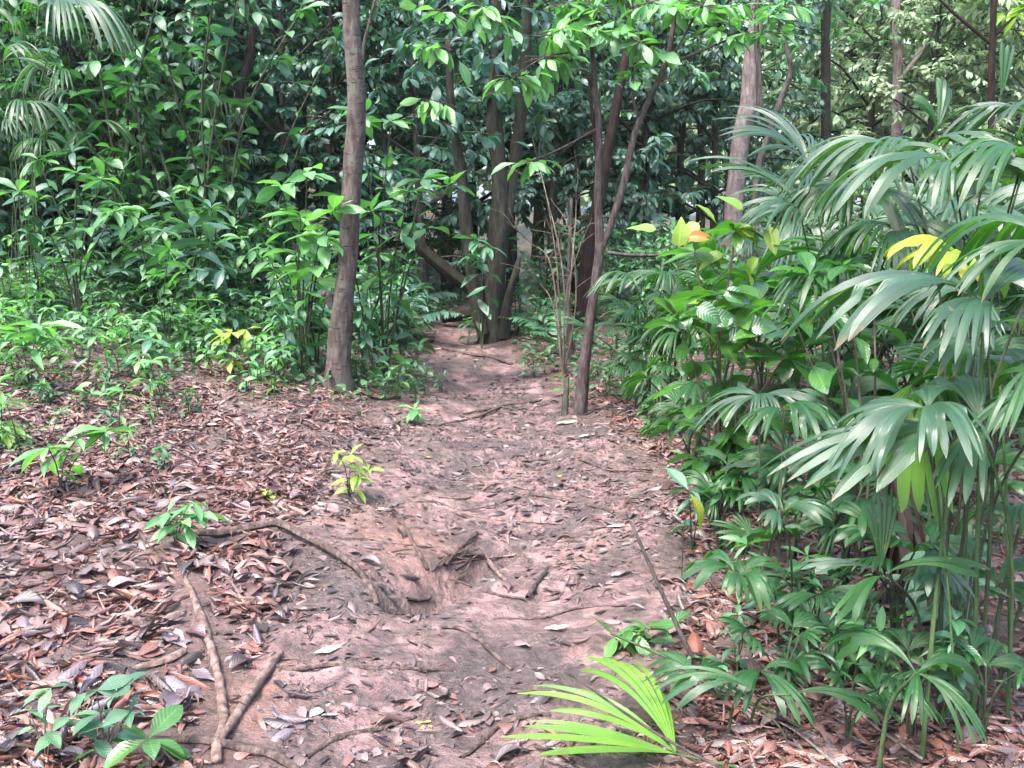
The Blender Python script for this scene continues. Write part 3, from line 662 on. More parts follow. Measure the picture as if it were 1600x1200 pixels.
def fern_kind(leafm, seed, Lf, nf, pin, name="fern", cat="fern", arch=.8, pl=.22):
    def make(var):
        g = np.random.default_rng(seed + var); t = thing(name, None, cat)
        for k in range(nf + int(g.integers(-1, 2))):
            az = k * 2.4 + g.uniform(-.3, .3); L = Lf * g.uniform(.7, 1.15); el = g.uniform(.7, 1.25); n = 14
            p = np.zeros(3); pts = [p]
            for s in np.linspace(0, 1, n):
                e = el - arch * 1.6 * s ** 1.3
                p = p + np.array([math.cos(az) * math.cos(e), math.sin(az) * math.cos(e), math.sin(e)]) * L / n; pts.append(p)
            pts = np.array(pts); mb = MB()
            c, _ = tube(mb, pts, [.004, .003, .0015], 5, 2, mi=1, g=g)
            m = pin; idx = np.linspace(len(c) * .22, len(c) - 2, m).astype(int)
            tg = nrm(np.gradient(c, axis=0))[idx]; sd = nrm(np.cross(tg, [0, 0, 1])); upv = np.cross(sd, tg)
            prof = np.sin(math.pi * (.12 + .85 * np.linspace(0, 1, m))) ** .7
            for sg in (-1, 1):
                add_leaves(mb, T_LAN, c[idx], sg * sd + tg * .45 - upv * .12 + g.normal(0, .05, (m, 3)), upv + g.normal(0, .1, (m, 3)), L * pl * prof + .01, .28, g)
            obj("frond", mb.mesh("frond", [leafm, M['stem']]), t)
        return t
    return Kinds(make)

# ------------------------------------------------------------------ fan palms
UP = np.array([0, 0, 1.0])
def fan_blade(mb, g, hub, az, el, Rr, lobes, tap=.55, fuse=.55, droop=.7, rise=.25, pleat=.10, rows=12, mi=0, roll=0.0, jit=.13):
    """pleated fan: each lobe (centre angle, width, number of fingers), fingers joined near the hub and free at the tips, bent by their weight"""
    hub = np.asarray(hub, float)
    f = np.array([math.cos(az) * math.cos(el), math.sin(az) * math.cos(el), math.sin(el)])
    n = nrm(UP - f * f[2]); s = np.cross(n, f)
    if roll: n, s = n * math.cos(roll) + s * math.sin(roll), s * math.cos(roll) - n * math.sin(roll)
    S_ = np.linspace(0, 1, rows)
    def rayline(th, L, dr):
        d = f * math.cos(th) + s * math.sin(th)
        p = hub.copy(); out = [p.copy()]
        for k in range(1, rows):
            q = (S_[k] + S_[k - 1]) / 2
            v = nrm(d + n * (rise + ti) * (1 - 1.4 * q) - UP * dr * q ** 1.4 * 1.6)
            p = p + v * L / (rows - 1); out.append(p.copy())
        return np.array(out)
    R0, droop0, f0, n0 = Rr, droop, f, n
    for lobe in lobes:
        c0, wdt, nf = lobe[:3]
        Rr = R0 * (g.uniform(.65, 1.12) if len(lobes) > 1 else 1); droop = droop0 * g.uniform(.6, 1.3); ti = g.uniform(-.15, .75) if len(lobes) > 1 else 0
        c0 = c0 + g.uniform(-.15, .15) * (len(lobe) == 3)
        if len(lobe) > 3: ti, Rr, droop = lobe[3], R0 * lobe[4], droop0 * lobe[5]
        dth = wdt / nf; ed = []
        for e in range(nf + 1):
            th = c0 - wdt / 2 + dth * e; q = 2 * e / nf - 1
            ed.append(rayline(th, Rr * (1 - .20 * q * q), droop * (1 + .2 * q * q)))
        for k in range(nf):
            q = 2 * (k + .5) / nf - 1; Lm = Rr * (1 - .20 * q * q) * g.uniform(1 - jit, 1 + jit); dr = droop * (1 + .2 * q * q) * g.uniform(.85, 1.2)
            mid = rayline(c0 - wdt / 2 + dth * (k + .5), Lm, dr)
            fz = np.clip(fuse * g.uniform(.85, 1.1), .15, .92)
            gg = np.where(S_ < fz, 1.0, np.clip((1 - S_) / (1 - fz), 0, 1) ** tap); gg[-1] = .03
            tg = nrm(np.gradient(mid, axis=0)); sd = nrm(ed[k + 1] - ed[k] + 1e-6 * s); nn = np.cross(tg, sd); nn[nn @ n < 0] *= -1
            wv = np.linalg.norm(ed[k + 1] - ed[k], axis=1) * gg
            base = np.where(S_ < fz, 0, 1)[:, None]
            for sg in (0, 1):
                a = ed[k + sg]; edge = mid + (a - mid) * gg[:, None] * (1 - base) + base * (sd * (1 if sg else -1) * (wv / 2)[:, None])
                top = mid + nn * (wv * pleat * 2.2)[:, None]
                v = np.stack([edge, (edge + top) / 2, top], 1).reshape(-1, 3)
                fc = grid_faces(rows, 3)
                if sg == 0: fc = fc[:, ::-1]
                uu = np.array([.0, .5, 1.0]); uv = np.stack(np.broadcast_arrays(uu[None], S_[:, None]), -1).reshape(-1, 2)
                mb.add(v, fc, uv, mi)
LOB4 = [(-1.95, .85, 8), (-.66, .95, 9), (.62, .95, 9), (1.95, .85, 8)]
LOB3 = [(-1.2, .8, 4), (0, .9, 5), (1.2, .8, 4)]
LOB2 = [(-.62, .75, 5), (.62, .75, 5)]
FULL = [(-1.5, .9, 7), (-.5, .95, 7), (.5, .95, 7), (1.5, .9, 7)]
def petiole(mb, g, base, hub, r, bow=.25):
    base, hub = np.asarray(base, float), np.asarray(hub, float); d = hub - base
    m = base + d * .5 + np.array([-d[0] * bow, -d[1] * bow, abs(d[2]) * .12])
    tube(mb, [base - [0, 0, .03], m, hub], [r * 1.3, r, r * .8], 7, 6, g=g)
def add_frond(t, g, base, hub, az, el, Rr, lobes, mat, pr=.006, label=None, stemm='stem', bow=.25, **kw):
    mb = MB(); fan_blade(mb, g, hub, az, el, Rr, lobes, **kw)
    f = obj("frond", mb.mesh("frond", mat), t)
    if label: f['label'] = label
    pb = MB(); petiole(pb, g, base, hub, pr, bow); obj("petiole", pb.mesh("petiole", M[stemm]), f)
    return f
def palm_kind(leafm, seed, hh, Rr, nf, lobes=None, name="fan_palm", cat="palm", trunk=0.0, **kw):
    def make(var):
        g = np.random.default_rng(seed + var); t = thing(name, None, cat)
        top = np.array([0, 0, trunk])
        if trunk:
            tb = MB(); tube(tb, [(0, 0, -.1), (.03, .02, trunk * .5), tuple(top)], [.05, .04, .035], 9, 5, rough=.3, g=g); obj("trunk", tb.mesh("trunk", M['bark_dark']), t)
        for k in range(nf + int(g.integers(-1, 2))):
            az = k * 2.4 + g.uniform(-.4, .4); h = hh * g.uniform(.55, 1.1); out = h * g.uniform(.15, .6)
            hub = top + np.array([math.cos(az) * out, math.sin(az) * out, h])
            k2 = dict(fuse=g.uniform(.5, .78), droop=g.uniform(.25, .8), roll=g.normal(0, .35)); k2.update(kw)
            add_frond(t, g, top + g.normal(0, .015, 3) * [1, 1, 0], hub, az, g.uniform(-.4, .8), Rr * g.uniform(.75, 1.15), lobes or LOB4, leafm, .007, stemm='dstem', **k2)
        return t
    return Kinds(make)

# ------------------------------------------------------------------ undergrowth
GU = np.random.default_rng(303)
def region(px, py):
    if px < 640: return "left"
    return "mid" if px < 1000 else "right"
def world_at(px, Y, py=650): return on_ground(ray(px, py).x * Y, Y)
K = {
 'tuft': seedling_kind(M['ground_leaf'], 300, .22, .10, .36, T_ELL, 5, 4, 2),
 'fresh': seedling_kind(M['fresh'], 310, .32, .13, .34, T_ELL, 6, 5, 1, name="herb", cat="herb"),
 'lance': seedling_kind(M['fresh'], 320, .36, .17, .22, T_LAN, 7, 5, 1, name="narrow_leaved_plant", cat="plant"),
 'mids': seedling_kind(M['mid'], 330, .45, .14, .38, T_ELL, 8, 5, 2),
 'bush': seedling_kind(M['mid'], 340, 1.0, .135, .38, T_ELL, 18, 7, 4, .35, 'dstem', "shrub", "shrub"),
 'fbush': seedling_kind(M['fresh'], 350, 1.15, .20, .34, T_ELL, 15, 6, 4, .35, 'dstem', "shrub", "shrub"),
 'lbush': seedling_kind(M['grey'], 360, 1.0, .27, .24, T_LAN, 13, 6, 4, .4, 'dstem', "shrub", "shrub"),
 'tall': seedling_kind(M['mid'], 370, 1.9, .20, .36, T_OBO, 22, 7, 5, .3, 'dstem', "shrub", "shrub"),
 'fern': fern_kind(M['mid'], 380, .55, 6, 16),
 'pinnate': fern_kind(M['grey'], 390, 1.1, 6, 18, "pinnate_plant", "plant", .65, .24),
}
def scatter(kind, nvar, n, fx, fy, smin, smax, label, group, avoid=True, py=650):
    m = 0
    while m < n:
        px, Y = GU.uniform(*fx), GU.uniform(*fy)
        p = world_at(px, Y, py)
        if avoid and abs(p.x - path_centre(p.y)) < path_half(p.y) * 1.08 + .08: m += .2; continue
        m += 1
        K[kind].put(int(GU.integers(0, nvar)), p, GU.uniform(0, 6.28), GU.uniform(smin, smax), label, group)
ug = "small plants of the undergrowth"
# left bank: low seedlings in front, shrubs behind
scatter('tuft', 5, 66, (-60, 520), (8.2, 12.5), .7, 1.5, "low broad-leaved seedling in the green carpet on the left bank", ug)
scatter('fresh', 4, 40, (-60, 520), (8.6, 13), .8, 1.5, "upright light green herb in the green carpet on the left bank", ug)
scatter('lance', 4, 36, (-60, 500), (8.3, 12), .8, 1.3, "seedling with long narrow leaves in the green carpet on the left bank", ug)
scatter('mids', 4, 34, (-80, 520), (9, 13), .8, 1.6, "two-stemmed mid green seedling in the green carpet on the left bank", ug)
sg = "shrubs of the left thicket"
scatter('bush', 4, 24, (-80, 640), (10.5, 14), .7, 1.2, "mid green shrub in the thicket behind the seedlings of the left bank", sg)
scatter('fbush', 4, 24, (-80, 470), (10.2, 14), .8, 1.35, "light green shrub with oval leaves in the thicket above the left bank", sg)
scatter('lbush', 4, 12, (-80, 420), (10.2, 13.5), .8, 1.4, "grey-green shrub with strap leaves in the thicket above the left bank", sg)
scatter('tall', 4, 10, (-60, 420), (11, 14), .8, 1.2, "tall shrub with spoon-shaped leaves in the thicket above the left bank", sg)
scatter('tall', 4, 9, (-80, 330), (10.6, 12.6), 1.2, 1.8, "tall shrub with spoon-shaped leaves in the thicket above the left bank", sg)
scatter('pinnate', 3, 7, (180, 680), (10.5, 13), .7, 1.2, "pinnate plant with feather-like fronds behind the ringed trunk", "pinnate plants")
scatter('fern', 3, 9, (-40, 660), (9, 12.5), .7, 1.2, "small fern among the seedlings of the left bank", "ferns")
# tuft of plants right of the ringed trunk
for (px, Y, s, k) in [(585, 8.3, 1.2, 'mids'), (610, 8.5, 1.3, 'fresh'), (640, 8.3, 1.1, 'tuft'), (570, 8.8, 1.2, 'bush'), (600, 9.2, .9, 'bush'), (640, 8.9, 1.3, 'mids'), (665, 8.4, .9, 'tuft'), (560, 8.2, 1, 'tuft'), (620, 8.0, 1.1, 'tuft'), (650, 8.0, .8, 'tuft'), (590, 9.6, .8, 'fbush'), (630, 9.8, .9, 'lbush'), (690, 8.7, .7, 'tuft'), (600, 7.9, .9, 'tuft')]:
    K[k].put(int(GU.integers(0, 4)), world_at(px, Y), GU.uniform(0, 6), s, "leafy plant in the clump at the foot of the ringed trunk, beside the path", "clump at the ringed trunk")
for (px, Y, s, k) in [(470, 8.6, 1.0, 'fbush'), (440, 8.9, .9, 'bush'), (500, 8.9, 1.05, 'fbush'), (455, 8.2, 1.2, 'mids'), (490, 8.3, 1.1, 'mids'), (420, 8.4, 1.2, 'fresh')]:
    K[k].put(int(GU.integers(0, 4)), world_at(px, Y), GU.uniform(0, 6), s, "leafy plant against the near face of the ringed trunk, on its bank side", "clump at the ringed trunk")
# around and behind the bend
scatter('tuft', 5, 24, (690, 1000), (9, 15), .7, 1.4, "low seedling on the litter around the bend of the path", ug)
scatter('mids', 4, 13, (650, 1010), (10.5, 16), .8, 1.5, "mid green seedling among the trunks around the bend of the path", ug)
scatter('bush', 4, 22, (560, 1060), (13, 18), .7, 1.1, "mid green shrub behind the multi-stemmed tree", "shrubs behind the bend")
scatter('fern', 3, 6, (820, 1000), (10.5, 13), .8, 1.3, "fern under the dead bare shrub beyond the forked sapling", "ferns")
scatter('fbush', 4, 10, (600, 1100), (14, 19), .8, 1.2, "light green shrub far behind the multi-stemmed tree", "shrubs behind the bend")
scatter('bush', 4, 24, (1000, 1700), (10, 17), .8, 1.3, "mid green shrub in the thicket behind the fan palms", "shrubs behind the palms")
scatter('fbush', 4, 12, (1050, 1700), (9, 16), .8, 1.3, "light green shrub in the thicket behind the fan palms", "shrubs behind the palms")
# edge of the palms
scatter('tuft', 5, 16, (940, 1120), (6.6, 9), .6, 1.1, "low seedling at the foot of the fan palms along the path edge", ug)
scatter('mids', 4, 8, (1080, 1640), (2.8, 5.5), .4, .8, "dark green seedling in the shade of the fan palms", ug)
scatter('tuft', 5, 24, (1080, 1640), (2.8, 6), .4, .8, "low seedling on the litter between the fan palm stems", ug)
scatter('lance', 4, 20, (1060, 1640), (2.8, 6), .5, .9, "narrow-leaved seedling on the litter between the fan palm stems", ug)
scatter('tuft', 5, 30, (-60, 300), (5.4, 8.2), .5, .95, "small seedling standing alone in the dead leaves of the left bank", ug)
scatter('lance', 4, 18, (-60, 260), (5.6, 8.2), .55, 1.0, "narrow-leaved seedling standing alone in the dead leaves of the left bank", ug)
scatter('fresh', 4, 60, (-60, 460), (6.8, 8.8), .7, 1.2, "upright light green herb where the green carpet thins into dead leaves", ug)
# thin cover of tiny leaves
def ground_cover():
    mb = MB(); g = np.random.default_rng(88)
    n = 34000
    px, Y = g.uniform(-700, 1100, n), 6.5 + 9 * g.random(n) ** .8
    x = (px - 800) / F_PX * Y * 1.0
    d = np.abs(x - path_centre(Y)) / path_half(Y)
    left = x < path_centre(Y)
    lim = np.where(left, sstep(6.8, 9.0, Y + 1.1 * fbm(x * .8, Y * .8, 3) + .5 * np.clip(-x - 2, 0, 3)), .5 * sstep(8, 10, Y))
    k = (d > 1.1) & (g.random(n) < lim) & (vnoise(x * 2.2, Y * 2.2) > -.15)
    x, Y = x[k], Y[k]; n = len(x)
    z = hgt(x, Y) + g.random(n) ** 1.6 * .16
    add_leaves(mb, T_ELL, np.stack([x, Y, z], -1), g.normal(0, 1, (n, 3)) * [1, 1, .35], UP + g.normal(0, .5, (n, 3)), g.uniform(.04, .11, n), g.uniform(.35, .6, n), g)
    tag(obj("ground_cover", mb.mesh("ground_cover", M['ground_leaf'])), kind='stuff')
ground_cover()

# ------------------------------------------------------------------ palms in the background
PK = {
 'fan': palm_kind(M['palm'], 400, 1.25, .55, 7),
 'fang': palm_kind(M['palm_grey'], 410, 1.5, .6, 7),
 'small': palm_kind(M['palm'], 420, .55, .32, 5, LOB3),
 'left': palm_kind(M['palm_grey'], 430, 1.1, .75, 7, FULL, trunk=.9, droop=1.1, fuse=.35),
}
pg = "fan palms in the thicket along the right side"
for (px, Y, s, k) in [(1120, 7.6, 1, 'fan'), (1040, 8.2, .95, 'fan'), (1010, 7.7, .6, 'fan'), (1190, 7.0, 1.1, 'fan'), (1290, 6.2, 1.15, 'fan'), (1370, 5.6, 1.1, 'fan'), (1460, 6.4, 1.3, 'fang'), (1560, 5.6, 1.25, 'fang'), (1240, 8.0, 1.2, 'fang'), (1340, 7.6, 1.3, 'fang'), (1420, 8.4, 1.4, 'fang'), (1530, 7.8, 1.5, 'fang'), (1620, 7, 1.3, 'fan'), (1300, 9.6, 1.2, 'fan'), (1600, 9.4, 1.4, 'fang'), (1500, 6.9, 1.2, 'fan'), (1400, 6.6, 1.2, 'fan'), (1330, 5.2, .9, 'fan'), (1190, 8.6, 1.1, 'fan'), (1480, 5.0, 1.0, 'fan')]:
    PK[k].put(int(GU.integers(0, 4)), world_at(px, Y), GU.uniform(0, 6.28), s * .80, "fan palm of the thicket by the path, beyond the tall near palm" if Y < 8 else "fan palm deep in the thicket, behind the fan palms along the path", pg)
for (px, Y, s) in [(1170, 5.2, .8), (1130, 4.6, .7), (1250, 4.3, .8), (1090, 6.2, .9), (1330, 4.0, .8), (1050, 6.8, .9), (985, 8.3, 1), (1420, 3.5, .7), (1290, 3.3, .55), (1240, 2.95, .5), (1350, 2.75, .45), (1530, 3.2, .6), (1460, 2.8, .5), (1580, 2.75, .5), (1300, 4.4, .8), (1500, 4.2, .8), (1080, 5.6, .8), (1210, 3.9, .6)]:
    PK['small'].put(int(GU.integers(0, 4)), world_at(px, Y), GU.uniform(0, 6.28), s, "young fan palm with few broad fingers under the larger palms", "young fan palms")


# ------------------------------------------------------------------ the near palms, frond by frond
GP = np.random.default_rng(505)
def hero_palm(label, base, fronds, name="fan_palm", group=None):
    b = Vector(base); t = thing(name, label, "palm", b, group=group)
    for fr in fronds:
        px, py, Y, az, el, Rr, lobes, mat = fr[:8]; kw = dict(fr[8]) if len(fr) > 8 else {}
        hub = P(px, py, Y) - b; bo = GP.normal(0, .06, 3) * [1, 1, 0]
        if 'b' in kw: q = kw.pop('b'); bo = np.array(G(*q) - b)
        add_frond(t, GP, bo, hub, R(az), R(el), Rr, lobes, M[mat], kw.pop('pr', .0048), kw.pop('label', None), kw.pop('stemm', 'dstem' if GP.random() < .6 else 'stem'), **kw)
    return t
LW = [(-1.9, .8, 7), (-.58, .95, 9), (.60, .95, 9), (1.9, .8, 7)]
hero_palm("tall near fan palm with grey-green four-lobed leaves spread over the litter", world_at(1520, 2.95, 1100), [
    (1532, 668, 2.85, 180, -2, .58, [(.12, 1.0, 8, .05, 1.1, .8), (.95, .6, 5, -.1, .66, 1.2), (-1.7, .9, 6, 1.3, .6, .2), (2.75, .85, 6, .0, 1.0, 1.0)], 'palm_grey', dict(fuse=.66, droop=.5, rise=.15, stemm='stem', pr=.0055)),
    (1538, 474, 3.05, 185, 4, .60, [(-.05, .8, 6, .35, 1.12, 1.2), (.75, .8, 7, .05, .66, 1.3), (-2.4, .8, 6, .6, 1.0, .6), (2.6, .8, 6, .2, .95, 1.0)], 'palm_grey', dict(fuse=.62, droop=.6, rise=.25, stemm='dstem', pr=.0055)),
    (1640, 380, 3.0, 150, 5, .55, LW, 'palm', dict(fuse=.5, droop=.9)),
    (1660, 610, 2.8, 200, 0, .5, LW, 'palm', dict(fuse=.5, droop=.9)),
    (1500, 405, 3.7, 175, 10, .40, [(-.9, .9, 5), (.2, .8, 4), (1.2, .7, 4)], 'palm_yellow', dict(fuse=.75, droop=.5, label="yellowing frond")),
    (1425, 600, 3.2, 250, -60, .42, [(-.5, .6, 4), (.3, .6, 4)], 'palm_bright', dict(fuse=.75, droop=.4, label="bright yellow-green hanging frond"))])
hero_palm("fan palm with leaves glinting white, behind the tall near palm", world_at(1480, 4.0, 1000), [
    (1490, 258, 3.9, 185, 0, .58, [(.05, .85, 6, .2, 1.05, 1.2), (.8, .7, 6, .0, .62, 1.4), (-1.1, .55, 4, .9, .6, .3), (-2.1, .5, 4, .8, .55, .4), (2.7, .8, 6, .1, .9, 1.1)], 'palm_grey', dict(fuse=.6, droop=.8, rise=.25)),
    (1420, 250, 4.4, 200, 5, .55, LW, 'palm_grey', dict(fuse=.5, droop=1.0)),
    (1600, 240, 3.9, 170, 10, .6, LW, 'palm', dict(fuse=.5, droop=1.)),
    (1620, 185, 4.2, 175, 12, .5, LW, 'palm_grey', dict(fuse=.5, droop=.9)),
    (1462, 210, 4.6, 110, 70, .30, [(-.4, .4, 3), (.4, .4, 3)], 'palm', dict(fuse=.85, droop=.2)),
    (1562, 155, 4.5, 100, 85, .24, [(0, .4, 3)], 'palm', dict(fuse=.9, droop=.0))])
hero_palm("fan palm with stiff upward fingers, between oval-leaved shrub and tall near palm", world_at(1290, 5.0, 900), [
    (1265, 265, 5.0, 140, 35, .52, [(-1.0, .7, 6, .5, .9, .5), (-.1, .8, 7, .4, 1.1, .5), (.8, .8, 7, .3, 1.1, .8), (1.8, .7, 6, -.1, .9, 1.2)], 'palm_grey', dict(fuse=.3, droop=.4, tap=.8)),
    (1250, 330, 4.8, 170, 25, .55, [(-.9, .8, 7, .5, 1.0, .4), (0, .8, 7, .35, 1.1, .6), (1.0, .8, 7, -.1, .9, 1.2)], 'palm_grey', dict(fuse=.3, droop=.5, tap=.8)),
    (1330, 300, 4.7, 200, 0, .6, LW, 'palm', dict(fuse=.5, droop=1.0)),
    (1400, 360, 4.4, 230, -10, .5, LW, 'palm', dict(fuse=.5, droop=1.0)),
    (1310, 420, 4.5, 190, -10, .5, LW, 'palm', dict(fuse=.5, droop=1.0)),
    (1360, 260, 5.2, 60, 30, .5, LW, 'palm', dict(fuse=.5, droop=.9))])
hero_palm("fan palm with narrow drooping fingers reaching over the path beside the forked sapling", world_at(1030, 7.5, 700), [
    (990, 440, 7.3, 185, 5, .42, [(-.8, 1.0, 7), (.5, 1.0, 7)], 'palm_grey', dict(fuse=.4, droop=.9)),
    (1060, 520, 7.2, 200, 0, .5, LW, 'palm', dict(fuse=.45, droop=1.0)),
    (1040, 430, 7.6, 150, 15, .5, LW, 'palm', dict(fuse=.45, droop=1.0)),
    (1100, 600, 7.0, 230, -10, .5, LW, 'palm', dict(fuse=.45, droop=1.0)),
    (1020, 590, 7.2, 250, -20, .4, LW, 'palm', dict(fuse=.45, droop=1.0))])
LF = [(-.75, .7, 6), (0, .75, 7), (.75, .7, 6)]
hero_palm("palm with one big fan folding down near the crooked branches", world_at(60, 9.6, 500), [
    (92, 20, 8.9, -20, 0, .85, [(-.7, .7, 8, .3, 1, 1.3), (0, .75, 8, .35, 1.1, 1.2), (.7, .7, 8, .2, 1, 1.3)], 'palm_grey', dict(fuse=.5, droop=1.1, rise=.3)),
    (5, 95, 9.4, 20, 10, .6, LF, 'palm_grey', dict(fuse=.35, droop=.8)),
    (20, 40, 9.8, 150, 20, .6, LF, 'palm', dict(fuse=.35, droop=.8)),
    (100, 110, 9.9, 250, -10, .6, LF, 'palm', dict(fuse=.35, droop=1.2)),
    (35, 165, 9.3, 330, -10, .6, LF, 'palm_grey', dict(fuse=.35, droop=1.2)),
    (60, 10, 10, 80, 30, .6, LF, 'palm', dict(fuse=.35, droop=.8))])
hero_palm("palm with whitish fans half hidden by shrubs", world_at(30, 10.4, 500), [
    (110, 150, 10.3, 200, 10, .6, LF, 'palm_grey', dict(fuse=.35, droop=1.0)),
    (10, 190, 10.2, 350, 0, .6, LF, 'palm_grey', dict(fuse=.35, droop=1.2)),
    (150, 190, 10.6, 20, 0, .5, LF, 'palm', dict(fuse=.35, droop=1.0)),
    (70, 220, 10.0, 280, -10, .5, LF, 'palm', dict(fuse=.35, droop=1.0))])
hero_palm("dark palm under the crooked branches of the dark thicket trunk", world_at(310, 12.2, 500), [
    (310, 150, 12.2, 200, 0, .7, LF, 'palm', dict(fuse=.35, droop=1.1)),
    (345, 165, 12.2, 330, 0, .7, LF, 'palm', dict(fuse=.35, droop=1.1)),
    (330, 190, 12.0, 270, -5, .6, LF, 'palm', dict(fuse=.35, droop=1.1)),
    (390, 250, 11.8, 300, 0, .4, LF, 'palm_grey', dict(fuse=.35, droop=.7))])
hero_palm("bright yellow-green palm fan lying low over the mud at the front of the path", G(1150, 1215), [
    (1056, 1178, 2.62, 165, 20, .50, [(-.88, .7, 6, .30, 1.0, .9), (-.08, .5, 4, .10, .95, .8), (.36, .5, 4, -.2, 1.05, .6)], 'palm_bright', dict(fuse=.36, tap=.7, droop=.3, rise=.2, pleat=.18, jit=.2, b=(1250, 1235)))])
hero_palm("young palm with ribbon-like leaves arching behind the bright yellow-green fan", G(1185, 1150), [
    (1178, 1078, 2.66, 185, 10, .34, [(-.2, .8, 6)], 'palm', dict(fuse=.5, droop=.8, rise=.4, pr=.004)),
    (1235, 1085, 2.64, 0, 5, .32, [(0, .45, 4)], 'palm', dict(fuse=.6, droop=.55, rise=.3, pr=.004)),
    (1190, 1050, 2.8, 300, 0, .22, LOB3, 'palm', dict(fuse=.6, droop=.9, pr=.004)),
    (1090, 1060, 2.85, 120, 10, .2, LOB3, 'palm', dict(fuse=.6, droop=.8, pr=.003))])
hero_palm("short palm with a drooping fan of fine tips at the lowest thicket edge", G(1400, 1190), [
    (1432, 1052, 2.45, -20, -5, .33, [(-.35, .75, 9), (1.0, .4, 3), (-1.7, .4, 3), (2.6, .5, 4)], 'palm', dict(fuse=.6, droop=1.0, pr=.006))])
hero_palm("small palm with three-lobed leaves leaning toward the bare mud", G(1205, 1010), [
    (1148, 897, 3.0, 185, 15, .22, LOB3, 'palm', dict(fuse=.7, droop=.8, pr=.004)),
    (1160, 900, 3.05, 20, 25, .2, LOB3, 'palm', dict(fuse=.7, droop=.8, pr=.004)),
    (1215, 800, 3.3, 170, 20, .22, LOB3, 'palm_grey', dict(fuse=.7, droop=.6, pr=.004)),
    (1225, 800, 3.35, 30, 20, .22, LOB3, 'palm_grey', dict(fuse=.7, droop=.6, pr=.004))])
hero_palm("knee-high palm with one upright blade, before the withered brown frond", G(1380, 1090), [
    (1375, 892, 2.75, 100, 75, .25, [(0, .55, 6)], 'palm', dict(fuse=.75, droop=.1, pr=.005)),
    (1385, 895, 2.72, 10, 12, .30, [(0, .42, 4)], 'palm', dict(fuse=.9, droop=.4, pr=.005)),
    (1380, 900, 2.7, 215, 0, .27, [(0, .42, 4)], 'palm', dict(fuse=.9, droop=.5, pr=.005)),
    (1368, 890, 2.8, 165, 5, .22, [(0, .6, 4)], 'palm_grey', dict(fuse=.9, droop=.5, pr=.004)),
    (1440, 880, 2.9, 330, -15, .25, LOB3, 'palm_grey', dict(fuse=.7, droop=.8, pr=.004))])
# dead brown fronds hanging in the near thicket, and bare palm stems
def dead_skirt():
    b = G(1410, 960); g = GP; t = thing("dead_palm_frond", "withered brown palm frond hanging in strips below the yellow-green fingers", "palm frond", b)
    mb = MB(); top = np.array(P(1395, 720, b.y) - b)
    for k in range(26):
        a = top + g.normal(0, .035, 3); e = np.array([top[0] * .3 + g.normal(.05, .09), g.normal(0, .07), g.uniform(0.0, .12)]); m = (a + e) / 2 + g.normal(0, .03, 3)
        c, _ = smooth_line([a, m, e], [1, 1, 1], 5); wv = np.sin(np.linspace(.2, 2.9, len(c))) * g.uniform(.010, .022)
        s = nrm(np.array([g.normal(), g.normal() * .5, 0])); v = np.stack([c - s * wv[:, None], c + np.array([0, .008, 0]), c + s * wv[:, None]], 1).reshape(-1, 3)
        mb.add(v, grid_faces(len(c), 3), np.stack(np.broadcast_arrays(np.array([0, .5, 1])[None], np.linspace(0, 1, len(c))[:, None]), -1).reshape(-1, 2))
    obj("strips", mb.mesh("strips", M['lit_strip']), t)
    pb = MB(); tube(pb, [(top[0] + .02, .05, -.05), top * [1, 1, .5] + [.03, .03, 0], top + [0, 0, .03]], [.01, .009, .007], 7, 5, g=g); obj("petiole", pb.mesh("petiole", M['bark_dark']), t)
dead_skirt()
SK = ["green", "dark"]
for i, (x0, y0, x1, y1, Y0, r, c) in enumerate([(1440, 1190, 1500, 640, 2.7, 8, 0), (1520, 1150, 1535, 520, 2.9, 8, 0), (1470, 1000, 1430, 640, 3.2, 6, 0), (1540, 1090, 1600, 800, 2.9, 8, 1), (1555, 1080, 1640, 860, 2.9, 7, 1), (1490, 1100, 1570, 640, 3.0, 5, 1), (1500, 1190, 1450, 640, 2.8, 4, 0), (1215, 960, 1225, 640, 3.6, 5, 1), (1460, 1050, 1520, 560, 3.3, 6, 1), (1580, 1010, 1560, 560, 3.4, 6, 0), (1188, 900, 1186, 620, 4.2, 4, 1)]):
    b = G(x0, min(y0, 1195)); tp = P(x1, y1, b.y + .15) - b
    t = thing("palm_stem", f"{'pale green' if c == 0 else 'blackish'} upright palm leaf stem rising among the near palms", "palm stem", b, group="palm leaf stems of the near thicket")
    mb = MB(); rr = r / F_PX * Y0 * .48
    tube(mb, [(0, 0, -.04), Vector((tp.x * .4, tp.y * .5, tp.z * .5)), tp], [rr * 1.25, rr, rr * .7], 8, 6, g=GP, rough=.06)
    obj("stalk", mb.mesh("stalk", M['stem' if c == 0 else 'dstem']), t)
    if i in (0, 1, 4, 9): continue
    fb = MB(); fan_blade(fb, GP, tp, GP.uniform(0, 6.28), GP.uniform(-.3, .3), GP.uniform(.30, .42), LW[:3] if i % 2 else LW, fuse=GP.uniform(.5, .7), droop=GP.uniform(.5, 1.0), rise=.25)
    obj("frond", fb.mesh("frond", M['palm' if i % 2 else 'palm_grey']), t)

